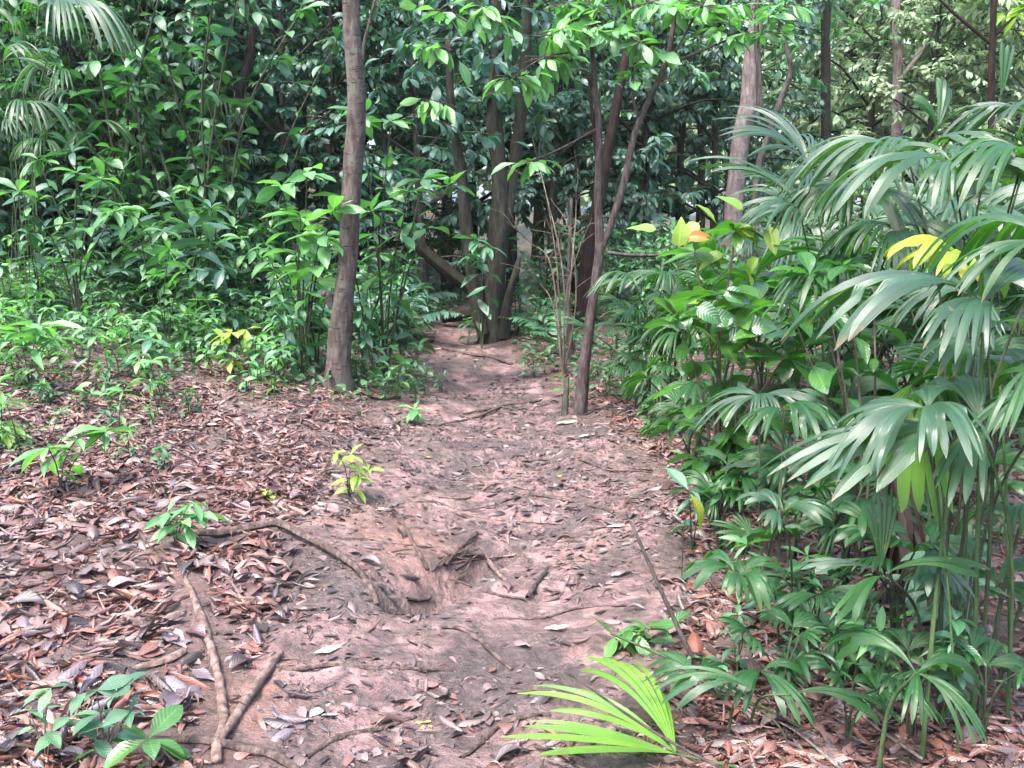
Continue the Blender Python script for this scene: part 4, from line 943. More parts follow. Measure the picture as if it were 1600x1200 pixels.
# ------------------------------------------------------------------ broad-leaved plants one can point at
GH = np.random.default_rng(606)
def px_plant(label, base, tips, r, nl, ln, wd, tm, leafm, stemm='dstem', ros=5, name="seedling", cat="seedling", droop=.2, up=.35, start=.35, bowz=.1, ros_el=.15):
    """tips: (px, py, Y)"""
    b = Vector(base); stems = []
    for (px, py, Y) in tips:
        e = np.array(P(px, py, Y) - b); m = e * [.35, .35, .55] + GH.normal(0, .02, 3) * np.linalg.norm(e)
        stems.append([np.array([0, 0, -.02]), m, e])
    return plant(name, label, cat, b, GH, stems, r, nl, ln, wd, tm, M[leafm], M[stemm], start, droop, up, 1.0, ros, ros_el=ros_el)
g0 = G(545, 778); px_plant("bright lime seedling alone on the bare bank above the surface root", g0, [(548, 712, g0.y), (528, 705, g0.y - .05), (560, 740, g0.y), (575, 735, g0.y + .05)], .003, 4, .115, .34, T_ELLH, 'lime', ros=4)
g0 = G(418, 790); px_plant("tiny lime seedling with rounded leaves on the bare bank", g0, [(416, 768, g0.y), (424, 775, g0.y)], .002, 2, .06, .6, T_OVAH, 'lime', ros=3)
g0 = G(648, 662); px_plant("star-shaped seedling with four pointed leaves at the left border of the path", g0, [(648, 640, g0.y)], .003, 4, .17, .34, T_ELLH, 'fresh', ros=7)
g0 = G(365, 585); px_plant("yellow-green plant with drooping leaves at the top of the litter slope", g0, [(362, 520, g0.y), (385, 515, g0.y), (345, 528, g0.y)], .004, 3, .20, .36, T_ELLH, 'lime', ros=5, droop=.5, ros_el=-.2)
g0 = G(415, 592); px_plant("seedling with broad pale leaves between the yellow-green plant and the ringed trunk", g0, [(410, 555, g0.y), (435, 545, g0.y)], .004, 3, .18, .36, T_ELLH, 'pale', ros=5)
g0 = G(275, 850); px_plant("glossy seedling with long leaves growing where the surface root enters the litter", g0, [(262, 800, g0.y), (300, 785, g0.y), (285, 815, g0.y - .05), (310, 805, g0.y)], .003, 4, .13, .30, T_ELLH, 'fresh', ros=5)
g0 = G(95, 770); px_plant("seedling with large light green leaves hanging over the litter", g0, [(120, 685, g0.y), (75, 700, g0.y - .1), (165, 675, g0.y + .1)], .004, 4, .21, .33, T_LANH, 'fresh', ros=6, droop=.4, ros_el=-.1)
g0 = G(5, 700); px_plant("lime-leaved plant cut by the frame in the litter of the bank", g0, [(10, 665, g0.y), (-20, 640, g0.y)], .004, 3, .17, .36, T_ELLH, 'lime', ros=5)
g0 = G(50, 610); px_plant("clump of long strap-like pale leaves arching over the edge of the litter", g0, [(30, 520, g0.y), (60, 510, g0.y + .1), (5, 530, g0.y), (85, 530, g0.y)], .004, 3, .30, .16, T_LANH, 'fresh', ros=7, droop=.3)
g0 = G(220, 590); px_plant("dark seedling with hanging leaves on the edge between litter and green carpet", g0, [(222, 545, g0.y), (235, 530, g0.y)], .004, 3, .18, .33, T_ELLH, 'mid', ros=6, droop=.4, ros_el=-.2)
g0 = G(120, 640); px_plant("small pale seedling amid the dead leaves below the strap-leaved clump", g0, [(115, 610, g0.y), (140, 615, g0.y)], .003, 3, .12, .36, T_ELLH, 'fresh', ros=5)
g0 = G(185, 720); px_plant("small grassy seedling amid the dead leaves of the bank", g0, [(185, 705, g0.y), (210, 700, g0.y)], .002, 4, .07, .3, T_ELLH, 'pale', ros=5)
g0 = G(70, 1190); px_plant("thin-stemmed seedling with pale leaves, in the lowest corner of the bank", g0, [(80, 1075, g0.y), (45, 1110, g0.y), (110, 1120, g0.y)], .0028, 3, .085, .40, T_ELLH, 'pale', 'wood', ros=3)
g0 = G(165, 1190); px_plant("leafy seedling in pale green beside the junction of the surface roots", g0, [(150, 1080, g0.y), (180, 1085, g0.y), (205, 1110, g0.y - .03), (130, 1135, g0.y)], .003, 3, .10, .44, T_ELLH, 'pale', 'wood', ros=4)
g0 = G(235, 1215); px_plant("dark green seedling with big veined leaves in front of the root junction", g0, [(232, 1155, g0.y)], .004, 2, .17, .46, T_ELLH, 'glossy', 'wood', ros=5, droop=.3)
g0 = G(735, 420); px_plant("drooping leafy sapling in front of the multi-stemmed tree", on_ground(P(752, 470, YB - .5).x, YB - .5), [(745, 375, YB - .6), (760, 385, YB - .6), (730, 400, YB - .6)], .008, 6, .25, .32, T_ELLH, 'mid', ros=6, name="sapling", cat="sapling", droop=.5, ros_el=-.2)
g0 = G(730, 540); px_plant("small plant with dark strap leaves at the base of the multi-stemmed tree", g0, [(735, 505, g0.y), (745, 498, g0.y)], .004, 4, .2, .3, T_ELLH, 'mid', ros=5, droop=.3)
g0 = G(835, 590); px_plant("seedling on the far border of the path between the two forked trees", g0, [(830, 545, g0.y), (850, 550, g0.y), (815, 560, g0.y)], .004, 5, .13, .36, T_ELLH, 'ground_leaf', ros=5)
g0 = G(885, 640); px_plant("small sprig at the foot of the forked sapling", g0, [(890, 610, g0.y), (880, 590, g0.y)], .004, 4, .10, .36, T_ELLH, 'fresh', ros=4)
g0 = world_at(330, 9.6, 500); px_plant("plant with a stack of very large grey-green leaves before the dark thicket", g0, [(300, 355, 9.5), (330, 380, 9.4), (350, 420, 9.3), (270, 400, 9.5)], .009, 7, .36, .34, T_ELLH, 'grey', ros=5, name="shrub", cat="shrub", droop=.3)
g0 = world_at(265, 8.6, 600); px_plant("light green seedling standing tall above its neighbours on the left bank", g0, [(265, 390, 8.5), (290, 420, 8.4), (240, 430, 8.6)], .006, 6, .22, .36, T_ELLH, 'fresh', ros=5, droop=.2)
g0 = world_at(130, 9.2, 600); px_plant("shrub with arching stems and long pale leaves above the strap-leaved clump", g0, [(120, 270, 9.1), (60, 250, 9.2), (160, 280, 9.0), (30, 300, 9.0), (180, 330, 8.8)], .009, 9, .28, .30, T_ELLH, 'fresh', ros=6, name="shrub", cat="shrub", droop=.35)
# saplings by the ringed trunk
b0 = on_ground(P(470, 560, YA + .35).x, YA + .35)
px_plant("broad-leaved sapling, its leaves overlap the ringed trunk at head height", b0, [(440, 290, YA + .3), (480, 270, YA + .2), (520, 330, YA - .1), (470, 340, YA + .1), (500, 370, YA)], .010, 8, .30, .40, T_ELLH, 'fresh', ros=6, name="sapling", cat="sapling", droop=.3, start=.45)
b0 = on_ground(P(600, 560, YA + .8).x, YA + .8)
px_plant("sapling with light leaves spreading just right of the ringed trunk", b0, [(560, 180, YA + .7), (610, 190, YA + .8), (640, 300, YA + .6), (580, 330, YA + .5), (660, 280, YA + .9), (700, 290, YA + .8)], .010, 9, .27, .38, T_ELLH, 'fresh', ros=6, name="sapling", cat="sapling", droop=.35, start=.4)
# right side shrubs
YS = 5.2; b0 = world_at(1120, YS, 750)
sh = px_plant("shrub with big oval leaves, some shining white, some yellow-green, beside the path", b0, [(1120, 460, YS - .2), (1060, 500, YS - .3), (1160, 480, YS - .2), (1200, 520, YS - .3), (1150, 360, YS), (1230, 560, YS - .3), (1085, 395, YS), (1180, 440, YS + .1)], .010, 9, .25, .47, T_ELLH, 'glossy', 'wood', ros=6, name="shrub", cat="shrub", droop=.3, start=.4)
fb = MB()
for (px, py) in [(1180, 375), (1165, 330), (1120, 350), (1060, 390), (1200, 350), (1110, 470), (1095, 345), (1145, 360), (1190, 400), (1030, 360), (1215, 385), (1135, 395), (1160, 420)]:
    e = np.array(P(px, py, YS - .05) - b0); add_leaves(fb, T_OVAH, e[None], GH.normal(0, 1, (1, 3)) * [1, .6, .6], np.array([[0, -.6, .8]]), .17, .5, GH)
o = obj("young_leaves", fb.mesh("young_leaves", M['lime']), sh); o['label'] = "bright yellow-green young leaves"
fb = MB()
for (px, py) in [(1085, 478), (1125, 462), (1105, 500), (1150, 492), (1165, 515), (1075, 520), (1135, 535)]:
    e = np.array(P(px, py, YS - .35) - b0); hv = np.array(sd) + nrm(np.array([0, 0, CAM_Z]) - np.array(P(px, py, YS))); hv = nrm(hv) + GH.normal(0, .07, 3)
    add_leaves(fb, T_OVAH[:1], e[None], nrm(np.cross(hv, GH.normal(0, 1, 3) * [.4, 1, 1]))[None], hv[None], .17, .55, GH)
o = obj("glinting_leaves", fb.mesh("glinting_leaves", M['waxy']), sh); o['label'] = "waxy leaves shining white in the light"
fb = MB(); e = np.array(P(1072, 372, YS - .15) - b0); add_leaves(fb, T_OVAH, e[None], np.array([[.8, -.2, .1]]), np.array([[-.1, -.8, .6]]), .13, .5, GH)
o = obj("withered_leaf", fb.mesh("withered_leaf", M['orange']), sh); o['label'] = "orange withered leaf"
YS2 = 4.3; b0 = world_at(1345, YS2, 850)
px_plant("shrub with reddish stem and pointed leaves before the stiff-fingered fan palm", b0, [(1320, 415, YS2), (1265, 430, YS2), (1295, 480, YS2 - .1), (1360, 400, YS2 + .1), (1230, 470, YS2)], .007, 8, .19, .38, T_ELLH, 'glossy', 'wood', ros=5, name="shrub", cat="shrub", start=.5)
g0 = G(1125, 800); px_plant("heart-leaved seedling in fresh green on the border of the mud", g0, [(1130, 690, g0.y), (1095, 715, g0.y), (1165, 710, g0.y), (1135, 735, g0.y - .05)], .004, 5, .17, .52, T_OVAH, 'glossy', ros=5, droop=.4, ros_el=-.1)
fb = MB(); e = np.array(P(1140, 665, g0.y) - g0); add_leaves(fb, T_OVAH, e[None], np.array([[.1, -.2, 1]]), np.array([[0, -1, .2]]), .07, .6, GH)
g0 = G(1080, 860); px_plant("seedling with long dull leaves bending over the border of the mud", g0, [(1075, 765, g0.y - .1), (1095, 775, g0.y)], .004, 2, .20, .30, T_LANH, 'grey', ros=4, droop=.3)
g0 = G(1065, 905); px_plant("single yellowed leaf hanging from a thin stem over the mud", g0, [(1078, 772, g0.y)], .003, 0, .16, .34, T_LANH, 'yellowing', ros=1, ros_el=-1.2)
g0 = G(1000, 1010); px_plant("low plant with dark drooping leaves at the front border of the mud", g0, [(985, 985, g0.y), (1010, 980, g0.y), (1040, 985, g0.y + .1), (960, 995, g0.y)], .003, 3, .13, .34, T_ELLH, 'glossy', ros=4, droop=.4)
g0 = G(1260, 990); px_plant("slim dark-stemmed plant with drooping leaves over the litter under the palms", g0, [(1280, 930, g0.y), (1210, 940, g0.y), (1240, 900, g0.y)], .003, 5, .17, .26, T_LANH, 'mid', ros=5, droop=.4)
g0 = G(1330, 1060); px_plant("low ribbon-leaved plant on the litter in front of the palms", g0, [(1310, 1010, g0.y), (1350, 985, g0.y), (1290, 985, g0.y)], .003, 4, .18, .24, T_LANH, 'fresh', ros=4, droop=.4)
g0 = G(1500, 1000); px_plant("dull green broad-leaved plant between the tall palm stems", g0, [(1420, 900, g0.y), (1520, 900, g0.y + .2), (1480, 880, g0.y)], .004, 4, .22, .4, T_ELLH, 'grey', ros=4, droop=.3)

# ------------------------------------------------------------------ roots, sticks, fallen wood
GR = np.random.default_rng(707)
ROOT_PTS = []
def ground_tube(name, label, cat, pts, rpx, mat, sink=.35, lift=0, group=None, kids=None, sides=9):
    """pts: photo pixels on the ground; rpx: radius in photo pixels"""
    w0 = [G(*q[:2]) for q in pts]; b = w0[len(w0) // 2].copy()
    ww, rr = [], []
    for k, q in enumerate(w0):
        r = np.interp(k / (len(w0) - 1), np.linspace(0, 1, len(rpx)), rpx) / F_PX * q.y
        ww.append(q + Vector((0, 0, r * (1 - sink) + lift + (pts[k][2] if len(pts[k]) > 2 else 0))) - b); rr.append(r)
    mb = MB(); cc, _ = tube(mb, ww, rr, sides, 7, rough=.45, g=GR)
    ROOT_PTS.append(cc[:, :2] + np.array(b)[:2])
    o = obj(name, mb.mesh(name, M[mat])); o.location = b
    return tag(o, label, cat, group)
ground_tube("root", "bent surface root crossing the bank and dropping into the washed-out hollow", "root", [(245, 838), (285, 836), (340, 840), (395, 830), (435, 830, .02), (480, 852, .02), (520, 872, .02), (555, 895, .01), (580, 925), (590, 950)], [4, 7, 8, 7, 7, 6, 5, 4], 'root_dark', .15)
ground_tube("root", "long pale root running down the mud to the root junction", "root", [(292, 912), (303, 940), (318, 980), (330, 1020), (340, 1060), (348, 1100), (349, 1140), (340, 1165), (338, 1200)], [4, 6, 7, 7, 8, 8, 8, 9], 'root', .15)
ground_tube("root", "short pale root joining the long pale root as a V", "root", [(440, 1030), (424, 1046), (405, 1075), (385, 1100), (368, 1130), (352, 1150), (344, 1168)], [6, 8, 9, 9, 8, 8, 8], 'root', .15)
ground_tube("root", "brown root lying across the bottom edge under the pale V-shaped roots", "root", [(230, 1165), (285, 1162), (330, 1166), (380, 1176), (425, 1190), (470, 1212)], [6, 8, 9, 8, 7], 'root_dark', .45)
ground_tube("root", "thin curved root beside the washed-out hollow", "root", [(728, 868), (748, 872), (765, 884), (778, 898), (790, 910)], [4, 5, 4, 3], 'root', .1)
ground_tube("root", "thin root lying across the path above the hollow", "root", [(775, 790), (800, 779), (838, 776), (880, 784), (920, 790), (958, 802)], [2.5, 3, 3, 2.5, 2], 'root_dark', .5)
ground_tube("root", "thin root crossing the far part of the path by the forked sapling", "root", [(640, 690), (690, 665), (740, 655), (790, 634), (830, 630), (880, 618)], [1.6, 2.2, 2.2, 1.8, 1.2], 'root_dark', .4)
ground_tube("root", "arched dark root on the near mud of the path", "root", [(690, 985), (720, 988), (750, 1005), (775, 1030), (800, 1048)], [3, 4, 4, 3], 'root_dark', .3)
ground_tube("root", "flat root across the mud below the pale yellow leaf", "root", [(425, 1040), (460, 1048), (520, 1040), (580, 1048), (640, 1050), (700, 1052), (760, 1056)], [4, 4, 4, 3, 2], 'root_dark', .75)
ground_tube("root", "half-buried root at the front edge of the path", "root", [(480, 1185), (520, 1160), (560, 1148), (600, 1140), (650, 1125)], [4, 5, 5, 3], 'root_dark', .4)
ground_tube("root", "crooked root in the mud beside the yellow-green palm fan", "root", [(720, 1190), (750, 1165), (780, 1140), (815, 1125), (860, 1120)], [4, 5, 5, 4], 'root_dark', .4)
ground_tube("root", "root stub lying flat in the mud left of the pale long root", "root", [(205, 1052), (235, 1045), (265, 1035), (290, 1022)], [6, 7, 7, 6], 'root', .4)
ground_tube("root", "root under the tufts at the far border of the path", "root", [(670, 540), (700, 548), (740, 556), (770, 560), (800, 570)], [3, 3, 3, 2], 'root_dark', .5)
for k in range(9):
    x0, y0 = GR.uniform(620, 960), GR.uniform(610, 1010); a = GR.normal(0, .3) + (3.14 if GR.random() < .5 else 0); n = int(GR.integers(4, 7)); sc_ = (y0 - 330) / 500
    pts = [(x0 + 55 * sc_ * q * math.cos(a) + GR.normal(0, 5), y0 + 28 * sc_ * q * math.sin(a) + GR.normal(0, 5)) for q in range(n)]
    ground_tube("root", "fine hair-thin root half sunk in the mud of the path", "root", pts, [1.6, 2.2, 1.6, .8], 'root' if k % 2 else 'root_dark', .35, group="fine roots in the path", sides=6)
ground_tube("fallen_stick", "forked dead stick in the mud left of the small palm", "stick", [(824, 940), (838, 918), (850, 900), (857, 888)], [4, 4, 3, 2], 'bark_c', -.2)
ground_tube("fallen_stick", "short dead stick leaning at the mouth of the hollow", "stick", [(628, 822, .03), (640, 846, .02), (655, 872, .01), (668, 896)], [1.5, 2.5, 3, 3], 'root_dark', -.3)
ground_tube("fallen_stick", "pale short stick wedged in the hollow below the curved root", "stick", [(636, 942), (655, 942), (672, 940)], [3, 3, 2], 'bark_c', -.2)
ground_tube("fallen_stick", "grey stick leaning on the edge of the hollow, crossing other twigs", "stick", [(695, 890), (712, 868), (730, 850), (745, 838)], [4, 4, 4, 3], 'root_dark', -.3)
ground_tube("fallen_stick", "dead stick propped against the foot of the ringed trunk", "stick", [(500, 568, .1), (515, 583, .06), (530, 596, .03), (545, 612)], [3, 3, 3, 2], 'bark_c', -.3)
ground_tube("fallen_stick", "brown stick on the litter at the foot of the clump by the ringed trunk", "stick", [(560, 612), (580, 622), (605, 626), (625, 622)], [3, 3, 2], 'root_dark', -.2)
for k in range(9):
    x0, y0 = 690 + GR.normal(0, 32), 872 + GR.normal(0, 22); a = GR.uniform(-1.2, .6)
    ground_tube("twig", "dark twig lodged in the washed-out hollow of the path", "twig", [(x0 + 14 * q * math.cos(a), y0 + 10 * q * math.sin(a), .012 * q) for q in range(4)], [1.5, 2, 1.5, .8], 'root_dark', -.2, group="twigs in the hollow", sides=6)
def air_stick(label, a, b, r, mat, name="stick", cat="stick", bow=.02):
    o0 = Vector(a); e = Vector(b) - o0; mb = MB(); s = Vector(GR.normal(0, bow, 3)) * e.length
    tube(mb, [(0, 0, 0), e * .4 + s, e], r, 8, 6, rough=.15, g=GR)
    o = obj(name, mb.mesh(name, M[mat])); o.location = o0; return tag(o, label, cat)
air_stick("long brown stick leaning from the litter over the border of the mud", G(1130, 1100, -.03), P(985, 815, 3.15), [.009, .008, .005], 'bark_c')
air_stick("long thin brown stick slanting across the yellow-green palm fan", P(905, 1064, 2.62), G(1290, 1290, .02), [.003, .004, .005], 'bark_c')
air_stick("thin green stem leaning from the low dark plant to the small palm", P(955, 990, 2.95), G(1290, 1160), [.004, .004, .005], 'stem')
for (a, b) in [((1330, 1110), (1440, 1200)), ((1180, 1130), (1330, 1230)), ((1215, 1140), (1280, 1210))]:
    air_stick("thin fallen cane on the dark litter under the short palm", G(a[0], a[1], .03), G(b[0], min(b[1], 1290), .02), [.004, .004, .005], 'twig', "fallen_cane", "stick")['group'] = "canes under the short palm"
air_stick("pale dead cane lying aslant on the litter behind the knee-high palm", G(1225, 815, .02), G(1350, 882, .02), [.006, .006, .004], 'twig', "fallen_cane", "stick")
air_stick("pale greyish log lying behind the near palm stems", G(1490, 760, .03), G(1600, 800, .03), [.03, .028, .02], 'bark_pale', "fallen_log", "log")
# mossy log behind the multi-stemmed tree
a0, b0 = P(632, 366, YB + .95), on_ground(P(808, 500, YB + .8).x, YB + .8, .03)
o = air_stick("dark mossy log leaning behind the multi-stemmed tree", a0, b0, [.07, .085, .07], 'moss_log', "fallen_log", "log", .01)
o = air_stick("second dark rotten log just below the mossy leaning log", on_ground(P(690, 430, YB + .9).x, YB + .9, .1), on_ground(P(790, 430, YB + .9).x, YB + .9, .18), [.06, .065, .05], 'moss_log', "fallen_log", "log", .01)
air_stick("fallen grey log in the thicket behind the forked sapling", P(950, 395, 10.6), P(1050, 398, 10.4), [.022, .02, .014], 'bark_dark', "fallen_log", "log")
air_stick("slender dead snag standing before the red-brown leaning trunk", on_ground(P(896, 560, 9.9).x, 9.9, -.05), P(893, 310, 9.9), [.028, .024, .015], 'bark_dark', "dead_snag", "snag")
air_stick("short dark stump stick beside the forked sapling's foot", G(882, 650, -.03), P(886, 590, YC + .1), [.03, .025, .018], 'bark_dark', "stump", "stump")
# bare dead shrub
def bare_shrub():
    Yb = 9.4; b = on_ground(P(880, 560, Yb).x, Yb); t = thing("bare_shrub", "leafless pale twiggy shrub between the multi-stemmed tree and the forked sapling", "shrub", b)
    for k, pts in enumerate([[(880, 560), (872, 440), (858, 330), (832, 215)], [(880, 560), (893, 420), (900, 330), (898, 255)], [(880, 560), (885, 460), (905, 390), (925, 340)], [(880, 560), (862, 420), (830, 380), (790, 345)], [(880, 560), (880, 430), (850, 290), (842, 260)], [(880, 560), (900, 470), (890, 360), (860, 310)], [(880, 560), (865, 480), (840, 440), (815, 420)]]):
        mb = MB(); pp = [np.array(P(q[0], q[1], Yb + GR.normal(0, .12)) - b) if i else np.array([0, 0, -.03]) for i, q in enumerate(pts)]
        c, _ = tube(mb, pp, [.009, .007, .005, .002], 6, 6, g=GR)
        for j in range(4):
            i = int(GR.uniform(.35, .95) * (len(c) - 1)); d = np.array([GR.normal(), GR.normal() * .6, abs(GR.normal()) * .8]); d *= .35 / (np.linalg.norm(d) + .01) * GR.uniform(.5, 1.2)
            tube(mb, [c[i], c[i] + d * .5 + GR.normal(0, .02, 3), c[i] + d], [.0035, .0025, .0015], 5, 3, g=GR)
        obj("branch", mb.mesh("branch", M['wood']), t)
bare_shrub()

# ------------------------------------------------------------------ dead leaves
GL = np.random.default_rng(808)
def dead_template(g, kind):
    nv, nu = 9, 5
    t = np.linspace(0, 1, nv); u = np.linspace(-1, 1, nu)
    wd = np.maximum(np.sin(math.pi * np.clip((t - .05) / .95, 0, 1) ** g.uniform(.7, 1.1)) ** .85, .04); wd[-1] = .02
    curl = {'flat': g.uniform(.1, .7), 'cup': g.uniform(.8, 1.6), 'roll': g.uniform(1.9, 2.9)}[kind] * g.choice([-1, 1])
    bend = g.uniform(-.9, .9) if kind != 'flat' else g.uniform(-.35, .35)
    a = u[None] * curl * (.6 + .6 * np.sin(t * 3.1 + g.uniform(0, 2)))[:, None]
    rad = wd[:, None] / (np.abs(curl) + 1e-6)
    Y = np.sin(a) * rad * np.sign(curl) ; Z = (1 - np.cos(a)) * rad * np.sign(curl) * .5 * .38
    A = bend * (t - .5) * 2; X = np.concatenate([[0], np.cumsum(np.cos((A[1:] + A[:-1]) / 2))]) / (nv - 1); Zb = np.concatenate([[0], np.cumsum(np.sin((A[1:] + A[:-1]) / 2))]) / (nv - 1)
    Z = Z + Zb[:, None] + g.normal(0, .012, (nv, nu)); Y = Y + g.normal(0, .04, (nv, nu)) + g.uniform(-.4, .4) * (t[:, None] - .5) ** 2
    v = np.stack([X[:, None] - .5 + 0 * Y, Y, Z], -1)
    v[..., 2] -= v[..., 2].min()
    return v.reshape(-1, 3), grid_faces(nv, nu), np.stack(np.broadcast_arrays((u[None] + 1) / 2, t[:, None]), -1).reshape(-1, 2)
DT = [dead_template(GL, k) for k in ['flat'] * 5 + ['cup'] * 6 + ['roll'] * 7]
def litter_points(n):
    px = np.concatenate([GL.uniform(-60, 1680, n * 3), GL.uniform(-700, 2300, n)]); py = np.concatenate([520 + 720 * GL.random(n * 3) ** 1.25, 520 + 1000 * GL.random(n) ** 1.3])
    d = np.stack([(px - 800) / F_PX, math.cos(PITCH) + (600 - py) / F_PX * math.sin(PITCH), -math.sin(PITCH) + (600 - py) / F_PX * math.cos(PITCH)], -1)
    d = d / d[:, 1:2]
    Y = np.full(len(px), 1.2); done = np.zeros(len(px), bool)
    for st in np.arange(1.3, 16, .03):
        b = (~done) & (hgt(d[:, 0] * st, np.full(len(px), st)) > CAM_Z + d[:, 2] * st)
        Y[b] = st; done |= b
    x, y = d[done, 0] * Y[done], Y[done]; px, py = px[done], py[done]
    off = np.abs(x - path_centre(y)) / path_half(y)
    left = x < path_centre(y)
    den = np.where(left, .07 + 1.15 * sstep(.75, 1.3, off + .35 * fbm(x * 1.5, y * 1.5, 3)), .16 + .8 * sstep(.9, 1.2, off))
    den = np.where((y < 3.8) & (x < .35), np.maximum(den, .14), den)
    den *= (.22 + 1.25 * sstep(-.25, .35, vnoise(x * 2.6 + 7, y * 2.6))) * np.where(y < 4.6, .62, 1)
    rp = np.concatenate(ROOT_PTS)
    dr = np.array([np.hypot(rp[:, 0] - a, rp[:, 1] - b).min() for a, b in zip(x, y)])
    den *= np.where(dr < .085, .04, 1)
    k = GL.random(len(x)) < den
    k = np.flatnonzero(k)
    return x[k], y[k], px[k], py[k]
def build_litter():
    x, y, px, py = litter_points(25000); n = len(x)
    big = GL.random(n) ** 2.6
    L = np.where(y > 5.2, GL.uniform(.04, .12, n), np.where(x < -.75, .045 + .13 * big ** .7, .035 + .11 * big))
    wd = np.where(GL.random(n) < .55, GL.uniform(.16, .30, n), GL.uniform(.34, .55, n))
    rz = GL.uniform(0, 6.283, n); tx, ty = GL.normal(0, .22, n), GL.normal(0, .22, n)
    e = .04; nx, ny = -(hgt(x + e, y) - hgt(x - e, y)) / (2 * e), -(hgt(x, y + e) - hgt(x, y - e)) / (2 * e)
    nor = nrm(np.stack([nx + tx, ny + ty, np.ones(n)], -1))
    ax = np.stack([np.cos(rz), np.sin(rz), np.zeros(n)], -1); ax = nrm(ax - nor * (ax * nor).sum(1, keepdims=True))
    z = hgt(x, y) + np.where(np.abs(x - path_centre(y)) / path_half(y) < 1.05, GL.uniform(-.008, -.001, n), np.abs(GL.normal(0, .007, n)) - .002)
    var = GL.integers(0, len(DT), n)
    onp = np.abs(x - path_centre(y)) / path_half(y) < 1.05
    colk = np.where(onp, GL.choice(4, n, p=[.14, .16, .30, .40]), np.where(x > path_centre(y), GL.choice(4, n, p=[.22, .18, .25, .35]), GL.choice(4, n, p=[.32, .15, .25, .28])))  # right of the path, palm shade is put into a darker colour mix
    nor = np.where(onp[:, None], nor, nor)
    score = L / y * np.where((px > 0) & (px < 1600) & (py < 1200), 1, 0) * np.where(px > 1060, .35, 1)
    order = np.argsort(-score); pick = order[:270]; rest = order[270:]
    mb, mt = MB(), MB()
    for k, tgt in [(k, t) for k in range(len(DT)) for t in (0, 1)]:
        i = rest[(var[rest] == k) & (onp[rest] == bool(tgt))]
        if not len(i): continue
        tv, tf, tu = DT[k]; sd = np.cross(nor[i], ax[i])
        v = np.stack([x[i], y[i], z[i]], -1)[:, None] + L[i][:, None, None] * (tv[None, :, :1] * ax[i][:, None] + tv[None, :, 1:2] * (wd[i] / 2)[:, None, None] * sd[:, None] + tv[None, :, 2:] * nor[i][:, None])
        (mt if tgt else mb).add(v.reshape(-1, 3), (tf[None] + (np.arange(len(i)) * len(tv))[:, None, None]).reshape(-1, 4), np.tile(tu, (len(i), 1)))
    fy = 2.3 + 7.5 * GL.random(26000) ** 1.1; fx = path_centre(fy) + GL.normal(0, 1.25, 26000); kk = vnoise(fx * 2.3 + 3, fy * 2.3) > GL.uniform(-.45, .3, 26000); fx, fy = fx[kk], fy[kk]
    nf = len(fx); a = GL.uniform(0, 6.283, nf)
    nn = np.stack([-(hgt(fx + e, fy) - hgt(fx - e, fy)) / (2 * e), -(hgt(fx, fy + e) - hgt(fx, fy - e)) / (2 * e), np.ones(nf)], -1) + GL.normal(0, .22, (nf, 3))
    axf = np.stack([np.cos(a), np.sin(a), GL.normal(0, .12, nf)], -1)
    add_leaves(mt, T_FAR, np.stack([fx, fy, hgt(fx, fy) + .003], -1), axf, nn, .012 + .055 * GL.random(nf) ** 2, GL.uniform(.15, .8, nf), GL)
    tag(obj("leaf_litter", mb.mesh("leaf_litter", M['lit_mix'])), kind='stuff')
    tag(obj("trodden_leaf_debris", mt.mesh("trodden_leaf_debris", M['lit_trod'])), kind='stuff')
    mats = ['lit_rust', 'lit_tan', 'lit_grey', 'lit_dark']; words = ['rust-brown', 'tan', 'grey', 'blackish']
    first = {}
    for i in pick:
        key = (var[i], colk[i])
        if key not in first:
            tv, tf, tu = DT[var[i]]; vv = tv.copy(); vv[:, 1] *= .5
            m1 = MB(); m1.add(vv, tf, tu); first[key] = m1.mesh("fallen_leaf", M[mats[colk[i]]])
        o = obj("fallen_leaf", first[key]); sd = np.cross(nor[i], ax[i])
        o.matrix_world = Matrix(np.vstack([np.column_stack([ax[i] * L[i], sd * L[i] * wd[i], nor[i] * L[i], [x[i], y[i], z[i]]]), [0, 0, 0, 1]]).tolist())
        where = ("in the litter of the bank above the surface roots" if py[i] < 830 else "in the litter beside the bent surface root" if px[i] < 600 and py[i] < 930 else "near the V-shaped pale roots" if px[i] < 480 else "on the open mud of the path" if px[i] < 1060 else "on the litter under the palms")
        if px[i] >= 600 and py[i] < 830: where = "on the bare mud above the washed-out hollow"
        shape = 'flat' if var[i] < 5 else 'cupped' if var[i] < 11 else 'rolled-up'
        tag(o, f"{shape} {words[colk[i]]} dead leaf {where}", "dead leaf", "dead leaves on the ground")
build_litter()
def lone_leaf(px, py, L, wd, rz, mat, label, var=1, lift=.008):
    b = G(px, py, lift); tv, tf, tu = DT[var]; vv = tv.copy(); vv[:, 1] *= .5 * wd; vv *= L
    m1 = MB(); m1.add(vv, tf, tu); o = obj("fallen_leaf", m1.mesh("fallen_leaf", M[mat])); o.location = b; o.rotation_euler = (.0, -.05, rz)
    tag(o, label, "dead leaf")
lone_leaf(513, 1021, .10, .40, .45, 'lit_pale', "cream-white fallen leaf lying on the mud right of the V-shaped roots", 0)
lone_leaf(502, 1116, .10, .42, 1.0, 'lit_pale', "pale yellowish oval leaf lying on the mud below the cream-white one", 2)
lone_leaf(968, 827, .13, .32, -.1, 'lit_pale', "white pointed leaf lying on the bare mud by the leaning brown stick", 1)
lone_leaf(505, 792, .07, .6, .5, 'lit_pale', "small cream leaf under the bright lime seedling", 3)
lone_leaf(330, 668, .14, .4, .1, 'lit_pale', "large pale leaf on the litter slope below the yellow-green plant", 4)
lone_leaf(886, 663, .17, .35, .2, 'lit_pale', "pale leaf on the path in front of the forked sapling", 0)
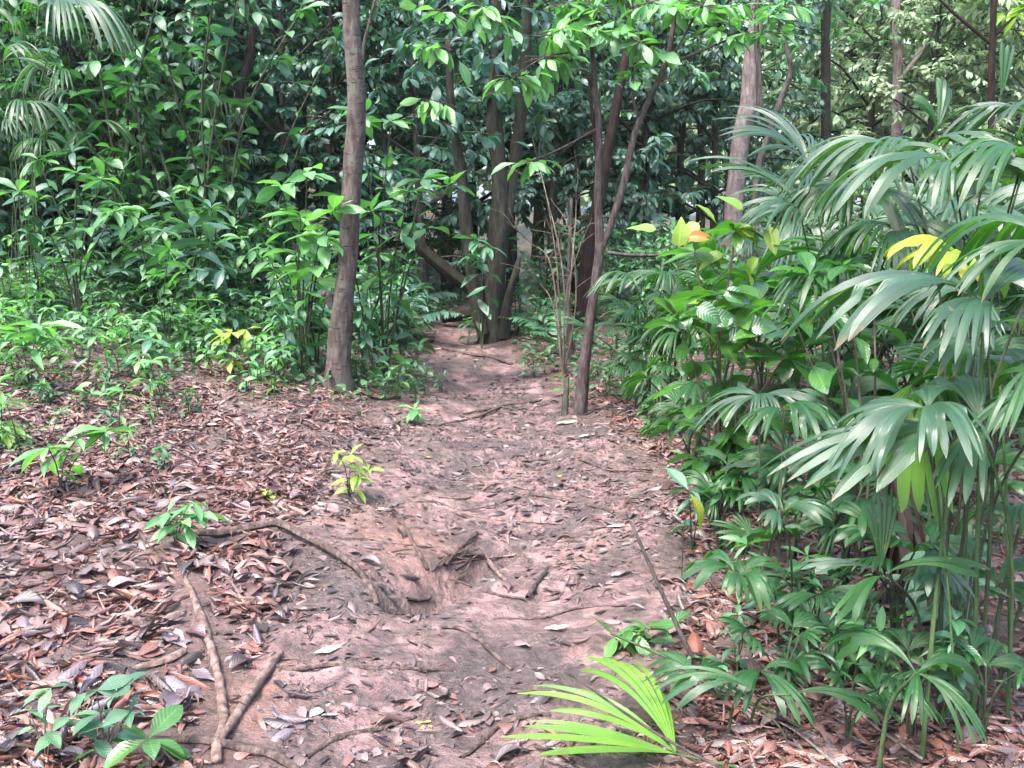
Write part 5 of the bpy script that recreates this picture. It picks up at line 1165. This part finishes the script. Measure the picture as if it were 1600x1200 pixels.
lone_leaf(916, 684, .12, .45, .3, 'lit_pale', "second pale leaf a little nearer than the one before the forked sapling", 1)
lone_leaf(105, 997, .13, .75, .9, 'lit_grey', "round lilac-grey leaf lying flat in the litter", 2)
lone_leaf(240, 905, .16, .5, .2, 'lit_tan', "large pale tan leaf below the glossy seedling", 4)
lone_leaf(235, 945, .14, .5, 1.1, 'lit_rust', "orange-brown dead leaf between the pale tan leaf and the long pale root", 6)
lone_leaf(600, 800, .12, .5, .1, 'lit_tan', "pinkish flat leaf on the bank right of the lime seedling", 3)
lone_leaf(870, 985, .10, .35, .1, 'lit_pale', "pale leaf lying at the foot of the forked dead stick", 0)
lone_leaf(1085, 1030, .17, .5, 1.5, 'lit_rust', "large brown dead leaf caught upright beside the young ribbon-leaved palm", 7, .05)
for k in range(4): lone_leaf(655 + 6 * k, 1134 + (k % 2) * 6, .028, .5, k * 1.7, 'lit_yellow', "small yellow fallen petal lying by the crooked root in the near mud", k)
for k in range(4): COL.objects[-1 - k]['group'] = "yellow fallen petals"
lone_leaf(670, 718, .05, .5, .4, 'lit_yellow', "small yellow dead leaf on the mud behind the bright lime seedling", 2)
lone_leaf(876, 746, .05, .5, 1.0, 'lit_yellow', "small yellow dead leaf on the mud in front of the forked sapling", 3)

# ------------------------------------------------------------------ thin haze volume, added to lift and pale the background
def haze_box(dens):
    mb = MB(); x0, x1, y0, y1, z0, z1 = -62, 62, -22, 112, -8, 24
    v = np.array([(x0, y0, z0), (x1, y0, z0), (x1, y1, z0), (x0, y1, z0), (x0, y0, z1), (x1, y0, z1), (x1, y1, z1), (x0, y1, z1)], float)
    f = np.array([(0, 3, 2, 1), (4, 5, 6, 7), (0, 1, 5, 4), (1, 2, 6, 5), (2, 3, 7, 6), (3, 0, 4, 7)])
    mb.add(v, f, v[:, :2])
    m = bpy.data.materials.new("haze"); m.use_nodes = True; nt = m.node_tree; nt.nodes.clear()
    o = nt.nodes.new("ShaderNodeOutputMaterial"); p = nt.nodes.new("ShaderNodeVolumePrincipled")
    p.inputs["Color"].default_value = (.9, .95, .92, 1); p.inputs["Density"].default_value = dens; p.inputs["Anisotropy"].default_value = .2
    nt.links.new(p.outputs[0], o.inputs["Volume"])
    tag(obj("haze", mb.mesh("haze", m, smooth=False)), kind='stuff')
haze_box(.0003)
